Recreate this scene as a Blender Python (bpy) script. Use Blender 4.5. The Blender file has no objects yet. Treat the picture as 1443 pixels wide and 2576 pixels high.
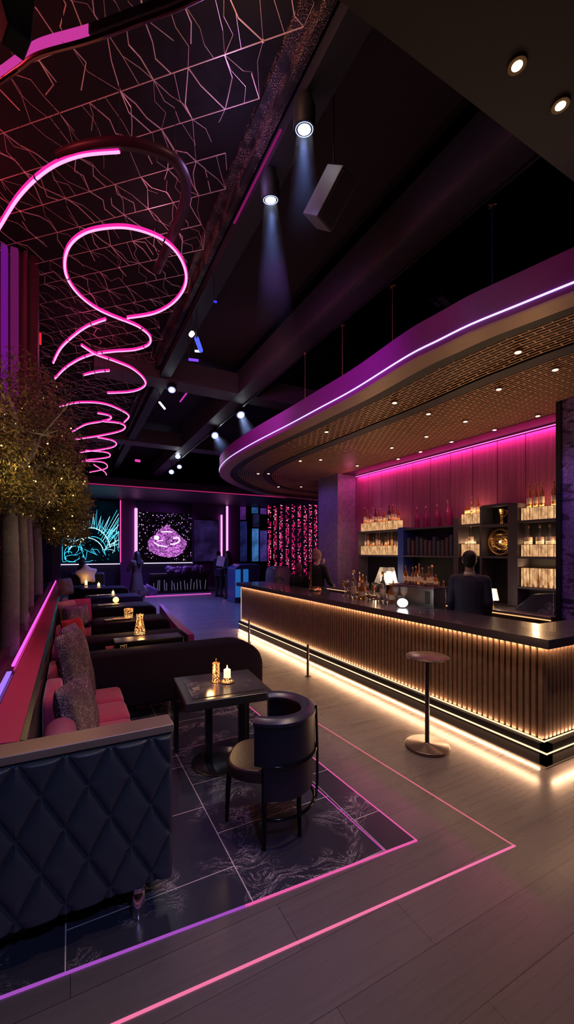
import bpy, math, random
from mathutils import Vector, Matrix
random.seed(7)
S = bpy.context.scene
COL = S.collection
PI = math.pi
# ---------------------------------------------------------------- view geometry (eye at the room origin)
H = 1.83
F = 1024.0
YAW = math.radians(28)
FX, FY = math.sin(YAW), math.cos(YAW)
HY = 1388.0
def uv(px, py): return (px-721.5)/F, (HY-py)/F
def PZ(px, py, z):            # point on the horizontal plane z
    u, v = uv(px, py); d = (z-H)/v
    return Vector((d*(FX+u*FY), d*(FY-u*FX), z))
def PY(px, py, Y):
    u, v = uv(px, py); d = Y/(FY-u*FX)
    return Vector((d*(FX+u*FY), Y, H+d*v))
def PX(px, py, X):
    u, v = uv(px, py); d = X/(FX+u*FY)
    return Vector((X, d*(FY-u*FX), H+d*v))
def PD(px, py, d):
    u, v = uv(px, py)
    return Vector((d*(FX+u*FY), d*(FY-u*FX), H+d*v))

# ---------------------------------------------------------------- materials
def nodes(name):
    m = bpy.data.materials.new(name); m.use_nodes = True
    nt = m.node_tree; nt.nodes.clear()
    out = nt.nodes.new('ShaderNodeOutputMaterial')
    return m, nt, out
class NT:
    def __init__(s, nt): s.nt = nt
    def n(s, t, **k):
        x = s.nt.nodes.new(t)
        for a, b in k.items(): setattr(x, a, b)
        return x
    def l(s, a, b): s.nt.links.new(a, b)
    def math(s, op, a, b=None, c=None):
        x = s.n('ShaderNodeMath', operation=op)
        for i, v in enumerate((a, b, c)):
            if v is None: continue
            if isinstance(v, (int, float)): x.inputs[i].default_value = v
            else: s.l(v, x.inputs[i])
        return x.outputs[0]
    def mix(s, f, a, b):
        x = s.n('ShaderNodeMix', data_type='RGBA')
        for i, v in ((0, f), (6, a), (7, b)):
            if isinstance(v, (int, float)): x.inputs[i].default_value = v
            elif isinstance(v, tuple): x.inputs[i].default_value = (*v[:3], 1)
            else: s.l(v, x.inputs[i])
        return x.outputs[2]
    def coord(s, scale=(1,1,1), rot=(0,0,0)):
        t = s.n('ShaderNodeTexCoord'); m = s.n('ShaderNodeMapping')
        m.inputs['Scale'].default_value = scale; m.inputs['Rotation'].default_value = rot
        s.l(t.outputs['Object'], m.inputs['Vector']); return m.outputs[0]
    def noise(s, vec, scale, detail=3, rough=.5, dist=0):
        x = s.n('ShaderNodeTexNoise'); x.inputs['Scale'].default_value = scale
        x.inputs['Detail'].default_value = detail; x.inputs['Roughness'].default_value = rough
        x.inputs['Distortion'].default_value = dist
        s.l(vec, x.inputs['Vector']); return x.outputs['Fac']
    def ramp(s, f, stops):
        x = s.n('ShaderNodeValToRGB'); e = x.color_ramp.elements
        while len(e) < len(stops): e.new(.5)
        for i, (p, c) in enumerate(stops):
            e[i].position = p; e[i].color = (*c, 1) if isinstance(c, tuple) else (c, c, c, 1)
        s.l(f, x.inputs[0]); return x.outputs[0]
    def bump(s, h, strength=.3, dist=.01):
        b = s.n('ShaderNodeBump'); b.inputs['Strength'].default_value = strength; b.inputs['Distance'].default_value = dist
        s.l(h, b.inputs['Height']); return b.outputs[0]
def setb(b, **k):
    for a, v in k.items(): b.inputs[a.replace('_', ' ')].default_value = v
_m = {}
def mat(name, col, rough=.5, metal=0., var=.15, vs=8., bump=0., emis=None, es=0., trans=0., ior=1.45, sheen=0., coat=0., spec=None):
    if name in _m: return _m[name]
    m, nt, out = nodes(name); g = NT(nt)
    b = g.n('ShaderNodeBsdfPrincipled')
    c = g.coord(); f = g.noise(c, vs, 4)
    dark = tuple(max(0, x*(1-var)) for x in col); lite = tuple(min(1, x*(1+var)) for x in col)
    g.l(g.mix(f, dark, lite), b.inputs['Base Color'])
    setb(b, Roughness=rough, Metallic=metal, IOR=ior)
    b.inputs['Transmission Weight'].default_value = trans
    b.inputs['Sheen Weight'].default_value = sheen
    b.inputs['Coat Weight'].default_value = coat
    if spec is not None: b.inputs['Specular IOR Level'].default_value = spec
    if bump: g.l(g.bump(g.noise(c, vs*6, 3), bump), b.inputs['Normal'])
    if emis: b.inputs['Emission Color'].default_value = (*emis, 1); b.inputs['Emission Strength'].default_value = es
    g.l(b.outputs[0], out.inputs[0]); _m[name] = m; return m
def glow(name, col, s):
    if name in _m: return _m[name]
    m, nt, out = nodes(name); g = NT(nt); e = g.n('ShaderNodeEmission')
    e.inputs[0].default_value = (*col, 1); e.inputs[1].default_value = s
    g.l(e.outputs[0], out.inputs[0]); _m[name] = m; return m

# ---------------------------------------------------------------- mesh building
class MB:
    def __init__(s): s.v = []; s.f = []; s.mi = []; s.cur = 0
    def add(s, vs, fs, M=None):
        o = len(s.v)
        for p in vs: s.v.append(tuple(M @ Vector(p)) if M else tuple(p))
        for f in fs: s.f.append(tuple(i+o for i in f)); s.mi.append(s.cur)
        return s
    def box(s, x0, x1, y0, y1, z0, z1, M=None):
        v = [(x0,y0,z0),(x1,y0,z0),(x1,y1,z0),(x0,y1,z0),(x0,y0,z1),(x1,y0,z1),(x1,y1,z1),(x0,y1,z1)]
        return s.add(v, [(0,3,2,1),(4,5,6,7),(0,1,5,4),(1,2,6,5),(2,3,7,6),(3,0,4,7)], M)
    def tube(s, pts, r, n=8, closed=False, caps=True):
        pts = [Vector(p) for p in pts]; L = len(pts); rr = r if isinstance(r, (list, tuple)) else [r]*L
        base = len(s.v); prev = None
        for i, p in enumerate(pts):
            if closed: t = pts[(i+1) % L]-pts[i-1]
            else: t = pts[min(i+1, L-1)]-pts[max(i-1, 0)]
            t = t.normalized() if t.length > 1e-9 else Vector((0,0,1))
            if prev is None: a = Vector((0,0,1)) if abs(t.z) < .9 else Vector((1,0,0)); nrm = (a-t*a.dot(t)).normalized()
            else:
                nrm = prev-t*prev.dot(t); nrm = nrm.normalized() if nrm.length > 1e-6 else t.orthogonal().normalized()
            prev = nrm; bn = t.cross(nrm)
            for k in range(n):
                a = 2*PI*k/n+PI/n; s.v.append(tuple(p+(nrm*math.cos(a)+bn*math.sin(a))*rr[i]))
        for i in range(L if closed else L-1):
            j = (i+1) % L
            for k in range(n):
                k2 = (k+1) % n
                s.f.append((base+i*n+k, base+i*n+k2, base+j*n+k2, base+j*n+k)); s.mi.append(s.cur)
        if caps and not closed:
            s.f.append(tuple(base+k for k in reversed(range(n)))); s.mi.append(s.cur)
            s.f.append(tuple(base+(L-1)*n+k for k in range(n))); s.mi.append(s.cur)
        return s
    def lathe(s, prof, n=16, M=None, x=0, y=0):
        base = len(s.v)
        for (r, z) in prof:
            for k in range(n):
                a = 2*PI*k/n; p = Vector((x+max(r, 1e-4)*math.cos(a), y+max(r, 1e-4)*math.sin(a), z))
                s.v.append(tuple(M @ p if M else p))
        for i in range(len(prof)-1):
            for k in range(n):
                k2 = (k+1) % n
                s.f.append((base+i*n+k, base+i*n+k2, base+(i+1)*n+k2, base+(i+1)*n+k)); s.mi.append(s.cur)
        s.f.append(tuple(base+k for k in reversed(range(n)))); s.mi.append(s.cur)
        s.f.append(tuple(base+(len(prof)-1)*n+k for k in range(n))); s.mi.append(s.cur)
        return s
    def prism(s, poly, z0, z1):
        n = len(poly); b = [(p[0], p[1], z0) for p in poly]; t = [(p[0], p[1], z1) for p in poly]
        a = sum(poly[i][0]*poly[(i+1) % n][1]-poly[(i+1) % n][0]*poly[i][1] for i in range(n))
        fs = [tuple(reversed(range(n))), tuple(range(n, 2*n))]+[(i, (i+1) % n, n+(i+1) % n, n+i) for i in range(n)]
        if a < 0: fs = [tuple(reversed(f)) for f in fs]
        return s.add(b+t, fs)
    def ball(s, c, r, n=10, m=6, M=None):
        if isinstance(r, (int, float)): r = (r, r, r)
        prof = []
        base = len(s.v); c = Vector(c)
        vs = [(0, 0, -1)]
        for i in range(1, m):
            ph = -PI/2+PI*i/m
            for k in range(n): vs.append((math.cos(ph)*math.cos(2*PI*k/n), math.cos(ph)*math.sin(2*PI*k/n), math.sin(ph)))
        vs.append((0, 0, 1))
        fs = [(0, 1+(k+1) % n, 1+k) for k in range(n)]
        for i in range(m-2):
            for k in range(n):
                k2 = (k+1) % n; a = 1+i*n; b = a+n
                fs.append((a+k, a+k2, b+k2, b+k))
        top = len(vs)-1; a = 1+(m-2)*n
        fs += [(a+k, a+(k+1) % n, top) for k in range(n)]
        s.add([(M @ Vector((p[0]*r[0], p[1]*r[1], p[2]*r[2])) if M else Vector((p[0]*r[0], p[1]*r[1], p[2]*r[2])))+c for p in vs], fs)
        return s
    def build(s, name, m, parent=None, smooth=False, bevel=0, segs=2, loc=None):
        me = bpy.data.meshes.new(name); me.from_pydata(s.v, [], s.f)
        ms = m if isinstance(m, (list, tuple)) else [m]
        for x in ms: me.materials.append(x)
        if len(ms) > 1:
            me.polygons.foreach_set('material_index', s.mi)
        if smooth:
            me.polygons.foreach_set('use_smooth', [True]*len(me.polygons))
            try: me.set_sharp_from_angle(angle=math.radians(45))
            except Exception: pass
        me.validate(); me.update()
        o = bpy.data.objects.new(name, me); COL.objects.link(o)
        if parent: o.parent = parent
        if loc is not None: o.location = loc
        if bevel:
            b = o.modifiers.new('bevel', 'BEVEL'); b.width = bevel; b.segments = segs; b.limit_method = 'ANGLE'
            me.polygons.foreach_set('use_smooth', [True]*len(me.polygons))
            w = o.modifiers.new('wn', 'WEIGHTED_NORMAL')
        return o
def thing(name, label, cat, loc=(0,0,0), rz=0, group=None):
    o = bpy.data.objects.new(name, None); COL.objects.link(o); o.empty_display_size = .1
    o.location = loc; o.rotation_euler = (0, 0, rz); o['label'] = label; o['category'] = cat
    if group: o['group'] = group
    return o
def tag(o, label, cat, group=None):
    o['label'] = label; o['category'] = cat
    if group: o['group'] = group
    return o
def struct(o): o['kind'] = 'structure'; return o
def copy_tree(o, parent=None):
    c = o.copy(); COL.objects.link(c)
    if parent: c.parent = parent
    for ch in list(o.children): copy_tree(ch, c)
    return c
def spline(pts, k=8, closed=False):
    pts = [Vector(p) for p in pts]; out = []; L = len(pts)
    for i in range(L if closed else L-1):
        if closed: a, b, c, d = pts[i-1], pts[i], pts[(i+1) % L], pts[(i+2) % L]
        else: a, b, c, d = pts[max(i-1, 0)], pts[i], pts[i+1], pts[min(i+2, L-1)]
        for j in range(k):
            t = j/k
            out.append(.5*((2*b)+(c-a)*t+(2*a-5*b+4*c-d)*t*t+(3*b-a-3*c+d)*t**3))
    if not closed: out.append(pts[-1])
    return out
def box_at(name, m, x0, x1, y0, y1, z0, z1, parent=None, bevel=0):
    return MB().box(x0, x1, y0, y1, z0, z1).build(name, m, parent, bevel=bevel)
def light(kind, name, loc, energy, color, size=.1, target=None, spot=None, blend=.5, sy=None):
    l = bpy.data.lights.new(name, kind); l.energy = energy; l.color = color
    if kind == 'AREA':
        l.size = size
        if sy: l.shape = 'RECTANGLE'; l.size_y = sy
    else: l.shadow_soft_size = size
    if kind == 'SPOT': l.spot_size = math.radians(spot or 60); l.spot_blend = blend
    o = bpy.data.objects.new(name, l); COL.objects.link(o); o.location = loc
    if target is not None: o.rotation_euler = (Vector(target)-Vector(loc)).to_track_quat('-Z', 'Y').to_euler()
    return o

def cable(parent, p, q, r=.002, m=None):
    MB().tube([p, q], r, 5).build('suspension_cable', m or BLKM, parent)
# ---------------------------------------------------------------- camera
cam = bpy.data.cameras.new('camera'); co = bpy.data.objects.new('camera', cam); COL.objects.link(co)
co.location = (0, 0, H); co.rotation_euler = (PI/2, 0, -YAW)
cam.sensor_fit = 'HORIZONTAL'; cam.sensor_width = 36; cam.lens = 36*F/1443
cam.shift_y = (HY-1288)/1443; cam.clip_start = .05; cam.clip_end = 100
S.camera = co
S.view_settings.view_transform = 'Standard'; S.view_settings.look = 'None'; S.view_settings.gamma = 1
S.view_settings.use_curve_mapping = False; S.view_settings.exposure = 0
W = bpy.data.worlds.new('world'); S.world = W; W.use_nodes = True
W.node_tree.nodes['Background'].inputs[0].default_value = (.35, .25, .6, 1)
W.node_tree.nodes['Background'].inputs[1].default_value = .02

# ---------------------------------------------------------------- shared materials
BLK = mat('black_lacquer', (.012,.012,.016), .25)
BLKM = mat('matte_black', (.010,.010,.013), .6)
DARK = mat('dark_ceiling_paint', (.008,.007,.008), .7, bump=.1)
CHROME = mat('chrome', (.6,.58,.62), .15, 1)
BRASS = mat('brass', (.7,.42,.15), .3, 1)
COPPER = mat('copper_wire', (.55,.3,.16), .35, .9)
NAVY = mat('navy_leatherette', (.030,.036,.052), .38, bump=.15, vs=30)
CRIM = mat('crimson_velvet', (.36,.022,.085), .7, bump=.2, vs=20, sheen=.4)
PLUMV = mat('plum_black_velvet', (.011,.006,.018), .65, bump=.15, vs=25, spec=.12)
WARM = glow('warm_led', (1,.64,.38), 1.5)
WARMS = glow('warm_led_bright', (1,.64,.38), 1.6)
PINKN = glow('pink_neon_skin', (1,.02,.36), 1.1)
PINKC = glow('pink_neon_core', (1,.36,.72), 1.5)
PURP = mat('purple_lacquer', (.42,.05,.42), .4)
GOLDG = glow('candle_flame', (1,.6,.2), 12)

# ================================================================ SETTING
# floor: broad dark planks
def floor_mat():
    m, nt, out = nodes('wood_plank_floor'); g = NT(nt); b = g.n('ShaderNodeBsdfPrincipled')
    c = g.coord()
    br = g.n('ShaderNodeTexBrick'); br.offset = .37; br.inputs['Scale'].default_value = 1
    br.inputs['Brick Width'].default_value = 1.5; br.inputs['Row Height'].default_value = .27
    br.inputs['Mortar Size'].default_value = .0016; br.inputs['Mortar Smooth'].default_value = .2
    br.inputs['Color1'].default_value = (.104,.088,.094,1); br.inputs['Color2'].default_value = (.128,.108,.112,1)
    br.inputs['Mortar'].default_value = (.02,.016,.02,1)
    g.l(c, br.inputs['Vector'])
    gr = g.noise(g.coord((.8, 26, 1)), 1.6, 4, .6)
    colr = g.n('ShaderNodeMix', data_type='RGBA', blend_type='MULTIPLY'); colr.inputs[0].default_value = 1
    g.l(br.outputs['Color'], colr.inputs[6]); g.l(g.ramp(gr, [(.3, .88), (.7, 1.)]), colr.inputs[7])
    g.l(colr.outputs[2], b.inputs['Base Color'])
    g.l(g.math('MULTIPLY_ADD', gr, .10, .23), b.inputs['Roughness'])
    b.inputs['Specular IOR Level'].default_value = .6
    g.l(g.bump(g.math('SUBTRACT', 1, br.outputs['Fac']), .25, .003), b.inputs['Normal'])
    g.l(b.outputs[0], out.inputs[0]); return m
struct(MB().box(-3, 10.5, -2, 22, -.1, 0).build('floor', floor_mat()))
def marble_mat(grout=True):
    m, nt, out = nodes('dark_veined_marble_tile' if grout else 'dark_veined_marble'); g = NT(nt); b = g.n('ShaderNodeBsdfPrincipled')
    c = g.coord()
    w = g.noise(c, 1.6, 3, .5)
    cv = g.n('ShaderNodeVectorMath', operation='ADD'); g.l(c, cv.inputs[0])
    cmb = g.n('ShaderNodeCombineXYZ'); g.l(g.math('MULTIPLY', w, .8), cmb.inputs[0]); g.l(g.math('MULTIPLY', g.noise(c, 2.3, 2), .9), cmb.inputs[1])
    g.l(cmb.outputs[0], cv.inputs[1])
    sc = g.n('ShaderNodeVectorMath', operation='MULTIPLY'); g.l(cv.outputs[0], sc.inputs[0]); sc.inputs[1].default_value = (3.2, 9, 1)
    r = g.noise(sc.outputs[0], 1.5, 9, .74, .3)
    ridge = g.math('ABSOLUTE', g.math('SUBTRACT', r, .5))
    vein = g.ramp(ridge, [(0, 1.), (.017, 0.)])
    mask = g.ramp(g.noise(c, 2.4, 2, .5), [(.50, 0.), (.60, 1.)])
    fine = g.ramp(g.noise(c, 160, 1), [(.42, .1), (.6, 1.)])
    veinc = g.math('MULTIPLY', g.math('MULTIPLY', vein, mask), fine)
    dots = g.n('ShaderNodeTexVoronoi'); dots.inputs['Scale'].default_value = 42; g.l(c, dots.inputs['Vector'])
    dd = g.math('MULTIPLY', g.math('LESS_THAN', dots.outputs['Distance'], .05), .25)
    br = g.n('ShaderNodeTexBrick'); br.offset = .5; br.inputs['Scale'].default_value = 1
    br.inputs['Brick Width'].default_value = .40; br.inputs['Row Height'].default_value = .86; br.inputs['Mortar Size'].default_value = .0028
    br.inputs['Mortar Smooth'].default_value = 0
    mp = g.n('ShaderNodeMapping'); mp.inputs['Location'].default_value = (.06, .02, 0); mp.inputs['Rotation'].default_value = (0, 0, PI/2)
    g.l(c, mp.inputs['Vector']); br.inputs['Brick Width'].default_value = .62; br.inputs['Row Height'].default_value = .86
    g.l(mp.outputs[0], br.inputs['Vector'])
    tot = g.math('MINIMUM', g.math('ADD', g.math('ADD', veinc, dd), g.math('MULTIPLY', br.outputs['Fac'], .6 if grout else 0)), 1)
    g.l(g.mix(tot, (.030,.030,.048), (.85,.74,.80)), b.inputs['Base Color'])
    setb(b, Roughness=.2)
    g.l(b.outputs[0], out.inputs[0]); return m
MARB = marble_mat(); MARB2 = marble_mat(False)
c1 = PZ(1046, 2116, 0); c1b = PZ(808, 1925, 0); c0 = PZ(0, 2510, 0)
dirb = (c1b-c1); far1 = c1+dirb*((12-c1.y)/dirb.y); dirl = (c0-c1); left1 = c1+dirl*((c1.x+2.2)/(c1.x-c0.x))
mp = MB(); mp.prism([(c1.x, c1.y), (far1.x, 12), (left1.x, 12), (left1.x, left1.y)], .0, .006)
o = mp.build('marble_inlay', MARB); tag(o, 'dark veined marble tile inlay under the lounge tables, bordered by pink light lines', 'floor inlay')
PLINE = glow('pink_floor_line', (.9,.12,.42), .9)
VLINE = glow('violet_floor_line', (.35,.12,.75), .7)
def line(pts, w, label, m=PLINE, z=.0065, name='floor_light_strip'):
    mb = MB()
    for a, b in zip(pts[:-1], pts[1:]):
        a = Vector((a[0], a[1], 0)); b = Vector((b[0], b[1], 0)); w_ = w*.75; t = (b-a).normalized(); nn = Vector((-t.y, t.x, 0))*w_/2
        a2 = a-t*w/2; b2 = b+t*w/2
        mb.prism([(a2+nn)[:2], (a2-nn)[:2], (b2-nn)[:2], (b2+nn)[:2]], 0, z)
    return tag(mb.build(name, m), label, 'light strip')
line([far1, c1], .012, 'pink light line along the long bar side edge of the marble inlay', z=.009)
line([c1, PZ(620, 2280, 0)], .013, 'pink light line across the near edge of the marble inlay, below the armchair', z=.0085)
line([PZ(620, 2280, 0), left1], .013, 'violet light line across the near edge of the marble in front of the quilted sofa end', glow('violet_pink_line', (.5,.1,.7), .7), z=.008)
i1 = PZ(965, 2142, 0); i2 = PZ(765, 1958, 0)
line([i1, i2], .008, 'thin inner magenta light line across the marble tiles right of the armchair', glow('magenta_line', (.75,.08,.55), .8), z=.0095)
o1 = PZ(1293, 2129, 0); o2 = PZ(808, 1826, 0); o2 = o1+(o2-o1)*3.2; o3 = PZ(293, 2576, 0); o3 = o1+(o3-o1)*1.7
line([o2, o1], .009, 'outer salmon pink light line running along the plank floor beside the bar', glow('salmon_line', (.85,.2,.25), .75))
line([o1, o3], .014, 'outermost pink light line crossing the plank floor nearest the camera', glow('rose_line', (1,.2,.42), .9))

# shell
WPL = mat('plum_wall', (.05,.02,.06), .6, bump=.1)
struct(box_at('wall_left', WPL, -2.7, -2.5, -2, 22, 0, 6.1))
struct(box_at('wall_right', WPL, 10.3, 10.5, -2, 22, 0, 6.1))
struct(box_at('wall_back', WPL, -2.7, 10.5, -2.2, -2, 0, 6.1))
struct(box_at('wall_far', mat('far_navy_wall', (.03,.022,.07), .5), -2.7, 10.5, 21.5, 21.7, 0, 6.1))
struct(box_at('ceiling', DARK, -2.7, 10.5, -2, 22, 6.0, 6.15))
# low ceiling near the entrance (edge runs across at y = 1.44)
struct(MB().box(-2.5, 10.3, -2, 1.44, 4.2, 4.34).build('ceiling_entrance', mat('entrance_ceiling', (.022,.021,.023), .55)))
for i, (px, py) in enumerate(((1300, 160), (1409, 261))):
    p = PZ(px, py, 4.2)
    t = thing('recessed_downlight', ('warm recessed downlight in the low ceiling, farther from the right edge', 'warm recessed downlight in the low ceiling beside the right edge')[i], 'downlight', p)
    MB().lathe([(.028,-.012),(.042,-.012),(.045,-.004),(.045,.0)], 24).build('trim_ring', mat('downlight_trim', (.3,.24,.14), .3, .8), t, True)
    MB().lathe([(.018,-.014),(.024,-.013),(.024,-.01)], 20).build('lamp', glow('downlight_lamp', (1,.75,.35), 22), t, True)
    light('SPOT', 'downlight_beam', p-Vector((0,0,.03)), 75, (1,.66,.38), .03, p+Vector((.0,.3,-4)), 105, .9)

# ceiling beams
BEAM = mat('grey_plum_beam', (.075,.058,.066), .6, bump=.1)
z0 = 4.95
struct(MB().box(2.92, 3.28, 1.44, 21.5, z0, 5.4).build('trim_1', BEAM))
ya = 7.55; 
struct(MB().box(.35, 10.3, ya, ya+.45, z0+.004, 5.35).build('trim_2', BEAM))
struct(MB().box(.35, 10.3, 12.2, 12.7, z0+.004, 5.35).build('trim_3', BEAM))
# dark sloped upper ceiling bays behind the beams
struct(box_at('ceiling_bay', mat('burgundy_ceiling', (.022,.009,.012), .7), 1.6, 2.92, 1.44, 21.5, 5.55, 5.62))
# lattice field carrier board
struct(box_at('ceiling_lattice_board', mat('lattice_board', (.0012,.001,.0015), .9), -2.5, 1.55, 1.44, 21.5, 5.3, 5.36))
# edge channel along the lattice: dark glittery cove + pink reflections
cv = MB()
cv.box(1.345, 1.40, 1.44, 14, 5.10, 5.36); cv.box(1.27, 1.345, 1.44, 14, 5.24, 5.36)
def cove_mat():
    m, nt, out = nodes('glitter_cove'); g = NT(nt); b = g.n('ShaderNodeBsdfPrincipled'); c = g.coord()
    f = g.math('MULTIPLY', g.ramp(g.noise(c, 150, 1), [(.60, 0.), (.66, 1.)]), g.ramp(g.noise(c, 7, 3), [(.42, 0.), (.55, 1.)]))
    g.l(g.mix(f, (.006,.004,.005), (.8,.5,.4)), b.inputs['Base Color']); setb(b, Roughness=.5); g.l(b.outputs[0], out.inputs[0]); return m
struct(cv.build('trim_4', cove_mat()))
MB().box(1.401, 1.418, 2.75, 3.75, 5.03, 5.04).build('cove_light_strip', glow('dim_magenta', (.5,.02,.25), .4))
tag(bpy.data.objects['cove_light_strip'], 'dim magenta light strip along the right edge of the lattice ceiling', 'light strip')
struct(MB().box(1.42, 1.60, 1.44, 21.5, 4.98, 5.55).build('trim_5', BLKM))

# far soffit with pink line
struct(MB().box(-2.5, 10.3, 17.0, 21.5, 4.35, 4.7).build('trim_6', mat('soffit_plum', (.05,.02,.06), .5)))
o = MB().box(-1, 9, 16.97, 17.0, 4.37, 4.41).build('soffit_light_strip', glow('dim_pink_line', (.6,.03,.2), .55)); tag(o, 'dim pink light line along the far soffit above the screens', 'light strip')

# ================================================================ LATTICE
def lattice():
    ang = math.radians(-43.5); a = .275; row = .315
    e1 = Vector((math.cos(ang), math.sin(ang), 0)); e2 = Vector((-math.sin(ang), math.cos(ang), 0))
    mb = MB(); z = 5.2; rnd = random.Random(3)
    def inside(p): return -1.2 < p.x < 1.345 and 1.2 < p.y < 15
    org = Vector((-.474, 3.96, z))
    N = {}
    for i in range(-60, 70):
        for j in range(-40, 60):
            p = org+e1*(a*(i+.5*(j % 2)))+e2*(row*j)
            if inside(p): N[(i, j)] = p
    def kinked(p, q, bright):
        d = q-p; n = Vector((-d.y, d.x, 0)).normalized()
        k = [p]
        t1 = rnd.uniform(.3, .45); t2 = rnd.uniform(.6, .75)
        s1 = rnd.uniform(-.06, .06); s2 = rnd.uniform(-.06, .06)
        k.append(p+d*t1+n*s1+Vector((0,0,rnd.uniform(-.03,.04))))
        if rnd.random() < .6: k.append(p+d*t2+n*s2+Vector((0,0,rnd.uniform(-.03,.04))))
        if rnd.random() < .75: k.append(q)
        mb.tube(k, rnd.choice((.0015, .0022, .0042)), 4)
    for (i, j), p in N.items():
        mb.cur = 0
        q = N.get((i+1, j))
        if q: mb.tube([p, q], .0034, 4, caps=False)
        s = 1 if j % 2 else 0
        for key in ((i+s, j+1), (i+s-1, j+1)):
            q = N.get(key)
            if q and rnd.random() < .93: kinked(p, q, 0)
        if rnd.random() < .75:
            q = N.get((i+s, j+1))
            if q: kinked(p, q+e1*a*rnd.uniform(.25,.6)*-1, 0)
        if rnd.random() < .5:
            q = N.get((i+s, j-1))
            if q: kinked(p, q+e1*a*rnd.uniform(.25,.6)*-1, 0)
        if rnd.random() < .25: mb.ball(p, .011, 6, 4)
    t = thing('ceiling_lattice', 'geometric lattice of kinked copper rods filling the ceiling above the neon loops', 'ceiling lattice', (0,0,0))
    mb.build('rods', mat('lattice_rod', (.95,.62,.58), .35, .5), t)
    for k in range(6):
        for x in (-1.0, 1.1): MB().tube([(x, 2+k*1.6, 5.2), (x, 2+k*1.6, 5.31)], .006, 6).build('hanger', BLKM, t)
lattice()

# ================================================================ NEON LOOPS
def neon(px, z, label, r=.018, k=8, group=None, lit=True, closed=False):
    pts = spline([PZ(x, y, z) for x, y in px], k, closed)
    t = thing('neon_loop', label, 'neon light', pts[0])
    L = [p-pts[0] for p in pts]
    if lit:
        MB().tube([p+Vector((0,0,.006)) for p in L], r, 8, closed).build('silicone_sleeve', PINKN, t, True)
        MB().tube([p-Vector((0,0,r*.48)) for p in L], r*.60, 8, closed).build('light_core', PINKC, t, True)
    step = max(1, len(L)//5)
    for i in range(step//2, len(L), step): cable(t, L[i]+Vector((0,0,r*.6)), (L[i].x, L[i].y, 5.19-pts[0].z))
    for i in range(step, len(L)-1, step*2):
        MB().tube([L[i], L[i]+(L[min(i+1,len(L)-1)]-L[i]).normalized()*.012], r*1.12, 8).build('clip', BLKM, t)
    return t
neon([(-60,665),(-30,618),(0,568),(50,490),(120,425),(200,390),(300,379)], 4.62, 'bright pink neon arc at the left, largest of the loops, entering from the left edge', .018, 10)
neon([(310,805),(248,778),(200,742),(170,700),(163,655),(178,613),(220,582),(290,570),(350,577),(410,602),(450,642),(468,690),(460,730),(430,765),(385,788),(320,799)], 4.6, 'nearest complete pink neon ring, a wide oval below the ceiling lattice', .018, 10)
neon([(312,805),(350,822),(376,845),(374,866),(340,879),(290,883),(246,888)], 4.57, 'pink neon curve bending right directly below the wide oval ring', .018)
neon([(265,803),(220,820),(182,847),(152,877),(134,912)], 4.57, 'pink neon arc curving left down behind the tree top', .018)
neon([(240,888),(200,903),(165,925),(138,952)], 4.57, 'second pink neon arc curving left into the tree crown', .018)
neon([(205,868),(240,890),(290,908),(330,925),(357,947),(366,966),(350,979),(320,986),(270,988)], 4.55, 'pink neon hook shaped loop, the third down from the large oval', .018)
neon([(275,932),(245,935),(210,943)], 4.56, 'short straight pink neon piece beside the tree crown', .018)
neon([(150,1022),(200,1012),(260,1015),(305,1032),(324,1047),(312,1062)], 4.6, 'thin pink neon loop just below the hook shaped one', .018)
neon([(245,1039),(272,1044),(279,1052),(256,1060),(215,1068),(182,1086)], 4.55, 'small inner pink neon hook partly behind foliage', .018)
neon([(262,1060),(300,1064),(315,1074),(300,1085),(250,1096),(190,1105)], 4.5, 'flat pink neon loop in the middle of the coil', .018)
neon([(245,1100),(283,1108),(292,1119),(270,1128),(200,1138)], 4.55, 'flat pink neon loop lower in the coil beside the tree', .018)
neon([(215,1133),(268,1138),(276,1148),(255,1153),(215,1157)], 4.55, 'very flat pink neon loop near the far end of the coil', .018)
neon([(205,1160),(255,1162),(270,1172),(262,1180),(225,1188)], 4.6, 'farthest small pink neon loop at the end of the coil', .018)
neon([(235,1168),(262,1186),(268,1195)], 4.55, 'last short pink neon stub at the far end of the coil', .018)
# unlit housing arc above the second loop
pts = spline([PZ(x, y, 4.66) for x, y in ((150,395),(210,372),(300,360),(380,374),(440,404),(466,455),(462,520),(430,600),(395,680))], 10)
o = MB().tube(pts, .042, 8).build('neon_housing', mat('housing_plum', (.06,.015,.04), .4), None, True); tag(o, 'unlit dark curved lamp housing sweeping behind the bright neon arc', 'lamp housing')
for p in pts[::20]: cable(o, p, (p.x, p.y, 5.19), .003)
# near curved band at top left
pts = spline([PZ(x, y, 4.7) for x, y in ((-60,236),(0,194),(50,158),(100,124),(225,88),(350,42),(440,8),(520,-30))], 8)
t = thing('curved_light_band', 'wide curved magenta light band crossing the top left corner', 'light band', pts[0])
def band(pp, name, m):
    mb = MB()
    for a, b in zip(pp[:-1], pp[1:]):
        a = a-pts[0]; b = b-pts[0]; n = Vector((-(b-a).y, (b-a).x, 0)).normalized()*.008
        q = [a-n, b-n, b+n, a+n]
        mb.add([tuple(x) for x in q]+[tuple(x+Vector((0,0,.055))) for x in q], [(3,2,1,0),(4,5,6,7),(0,1,5,4),(2,3,7,6)])
    return mb.build(name, m, t)
band(pts[:33], 'light_band', glow('magenta_band', (.75,.05,.42), .75))
band(pts[32:], 'unlit_band', mat('unlit_band_plum', (.05,.008,.05), .5))
MB().tube([p-pts[0]+Vector((0,0,-.03)) for p in pts], .014, 8).build('rail', mat('rail_metal', (.16,.05,.08), .3, 1), t, True)
for p in pts[4::12]: cable(t, p-pts[0], Vector((p.x, p.y, 5.19))-pts[0], .004)
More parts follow.
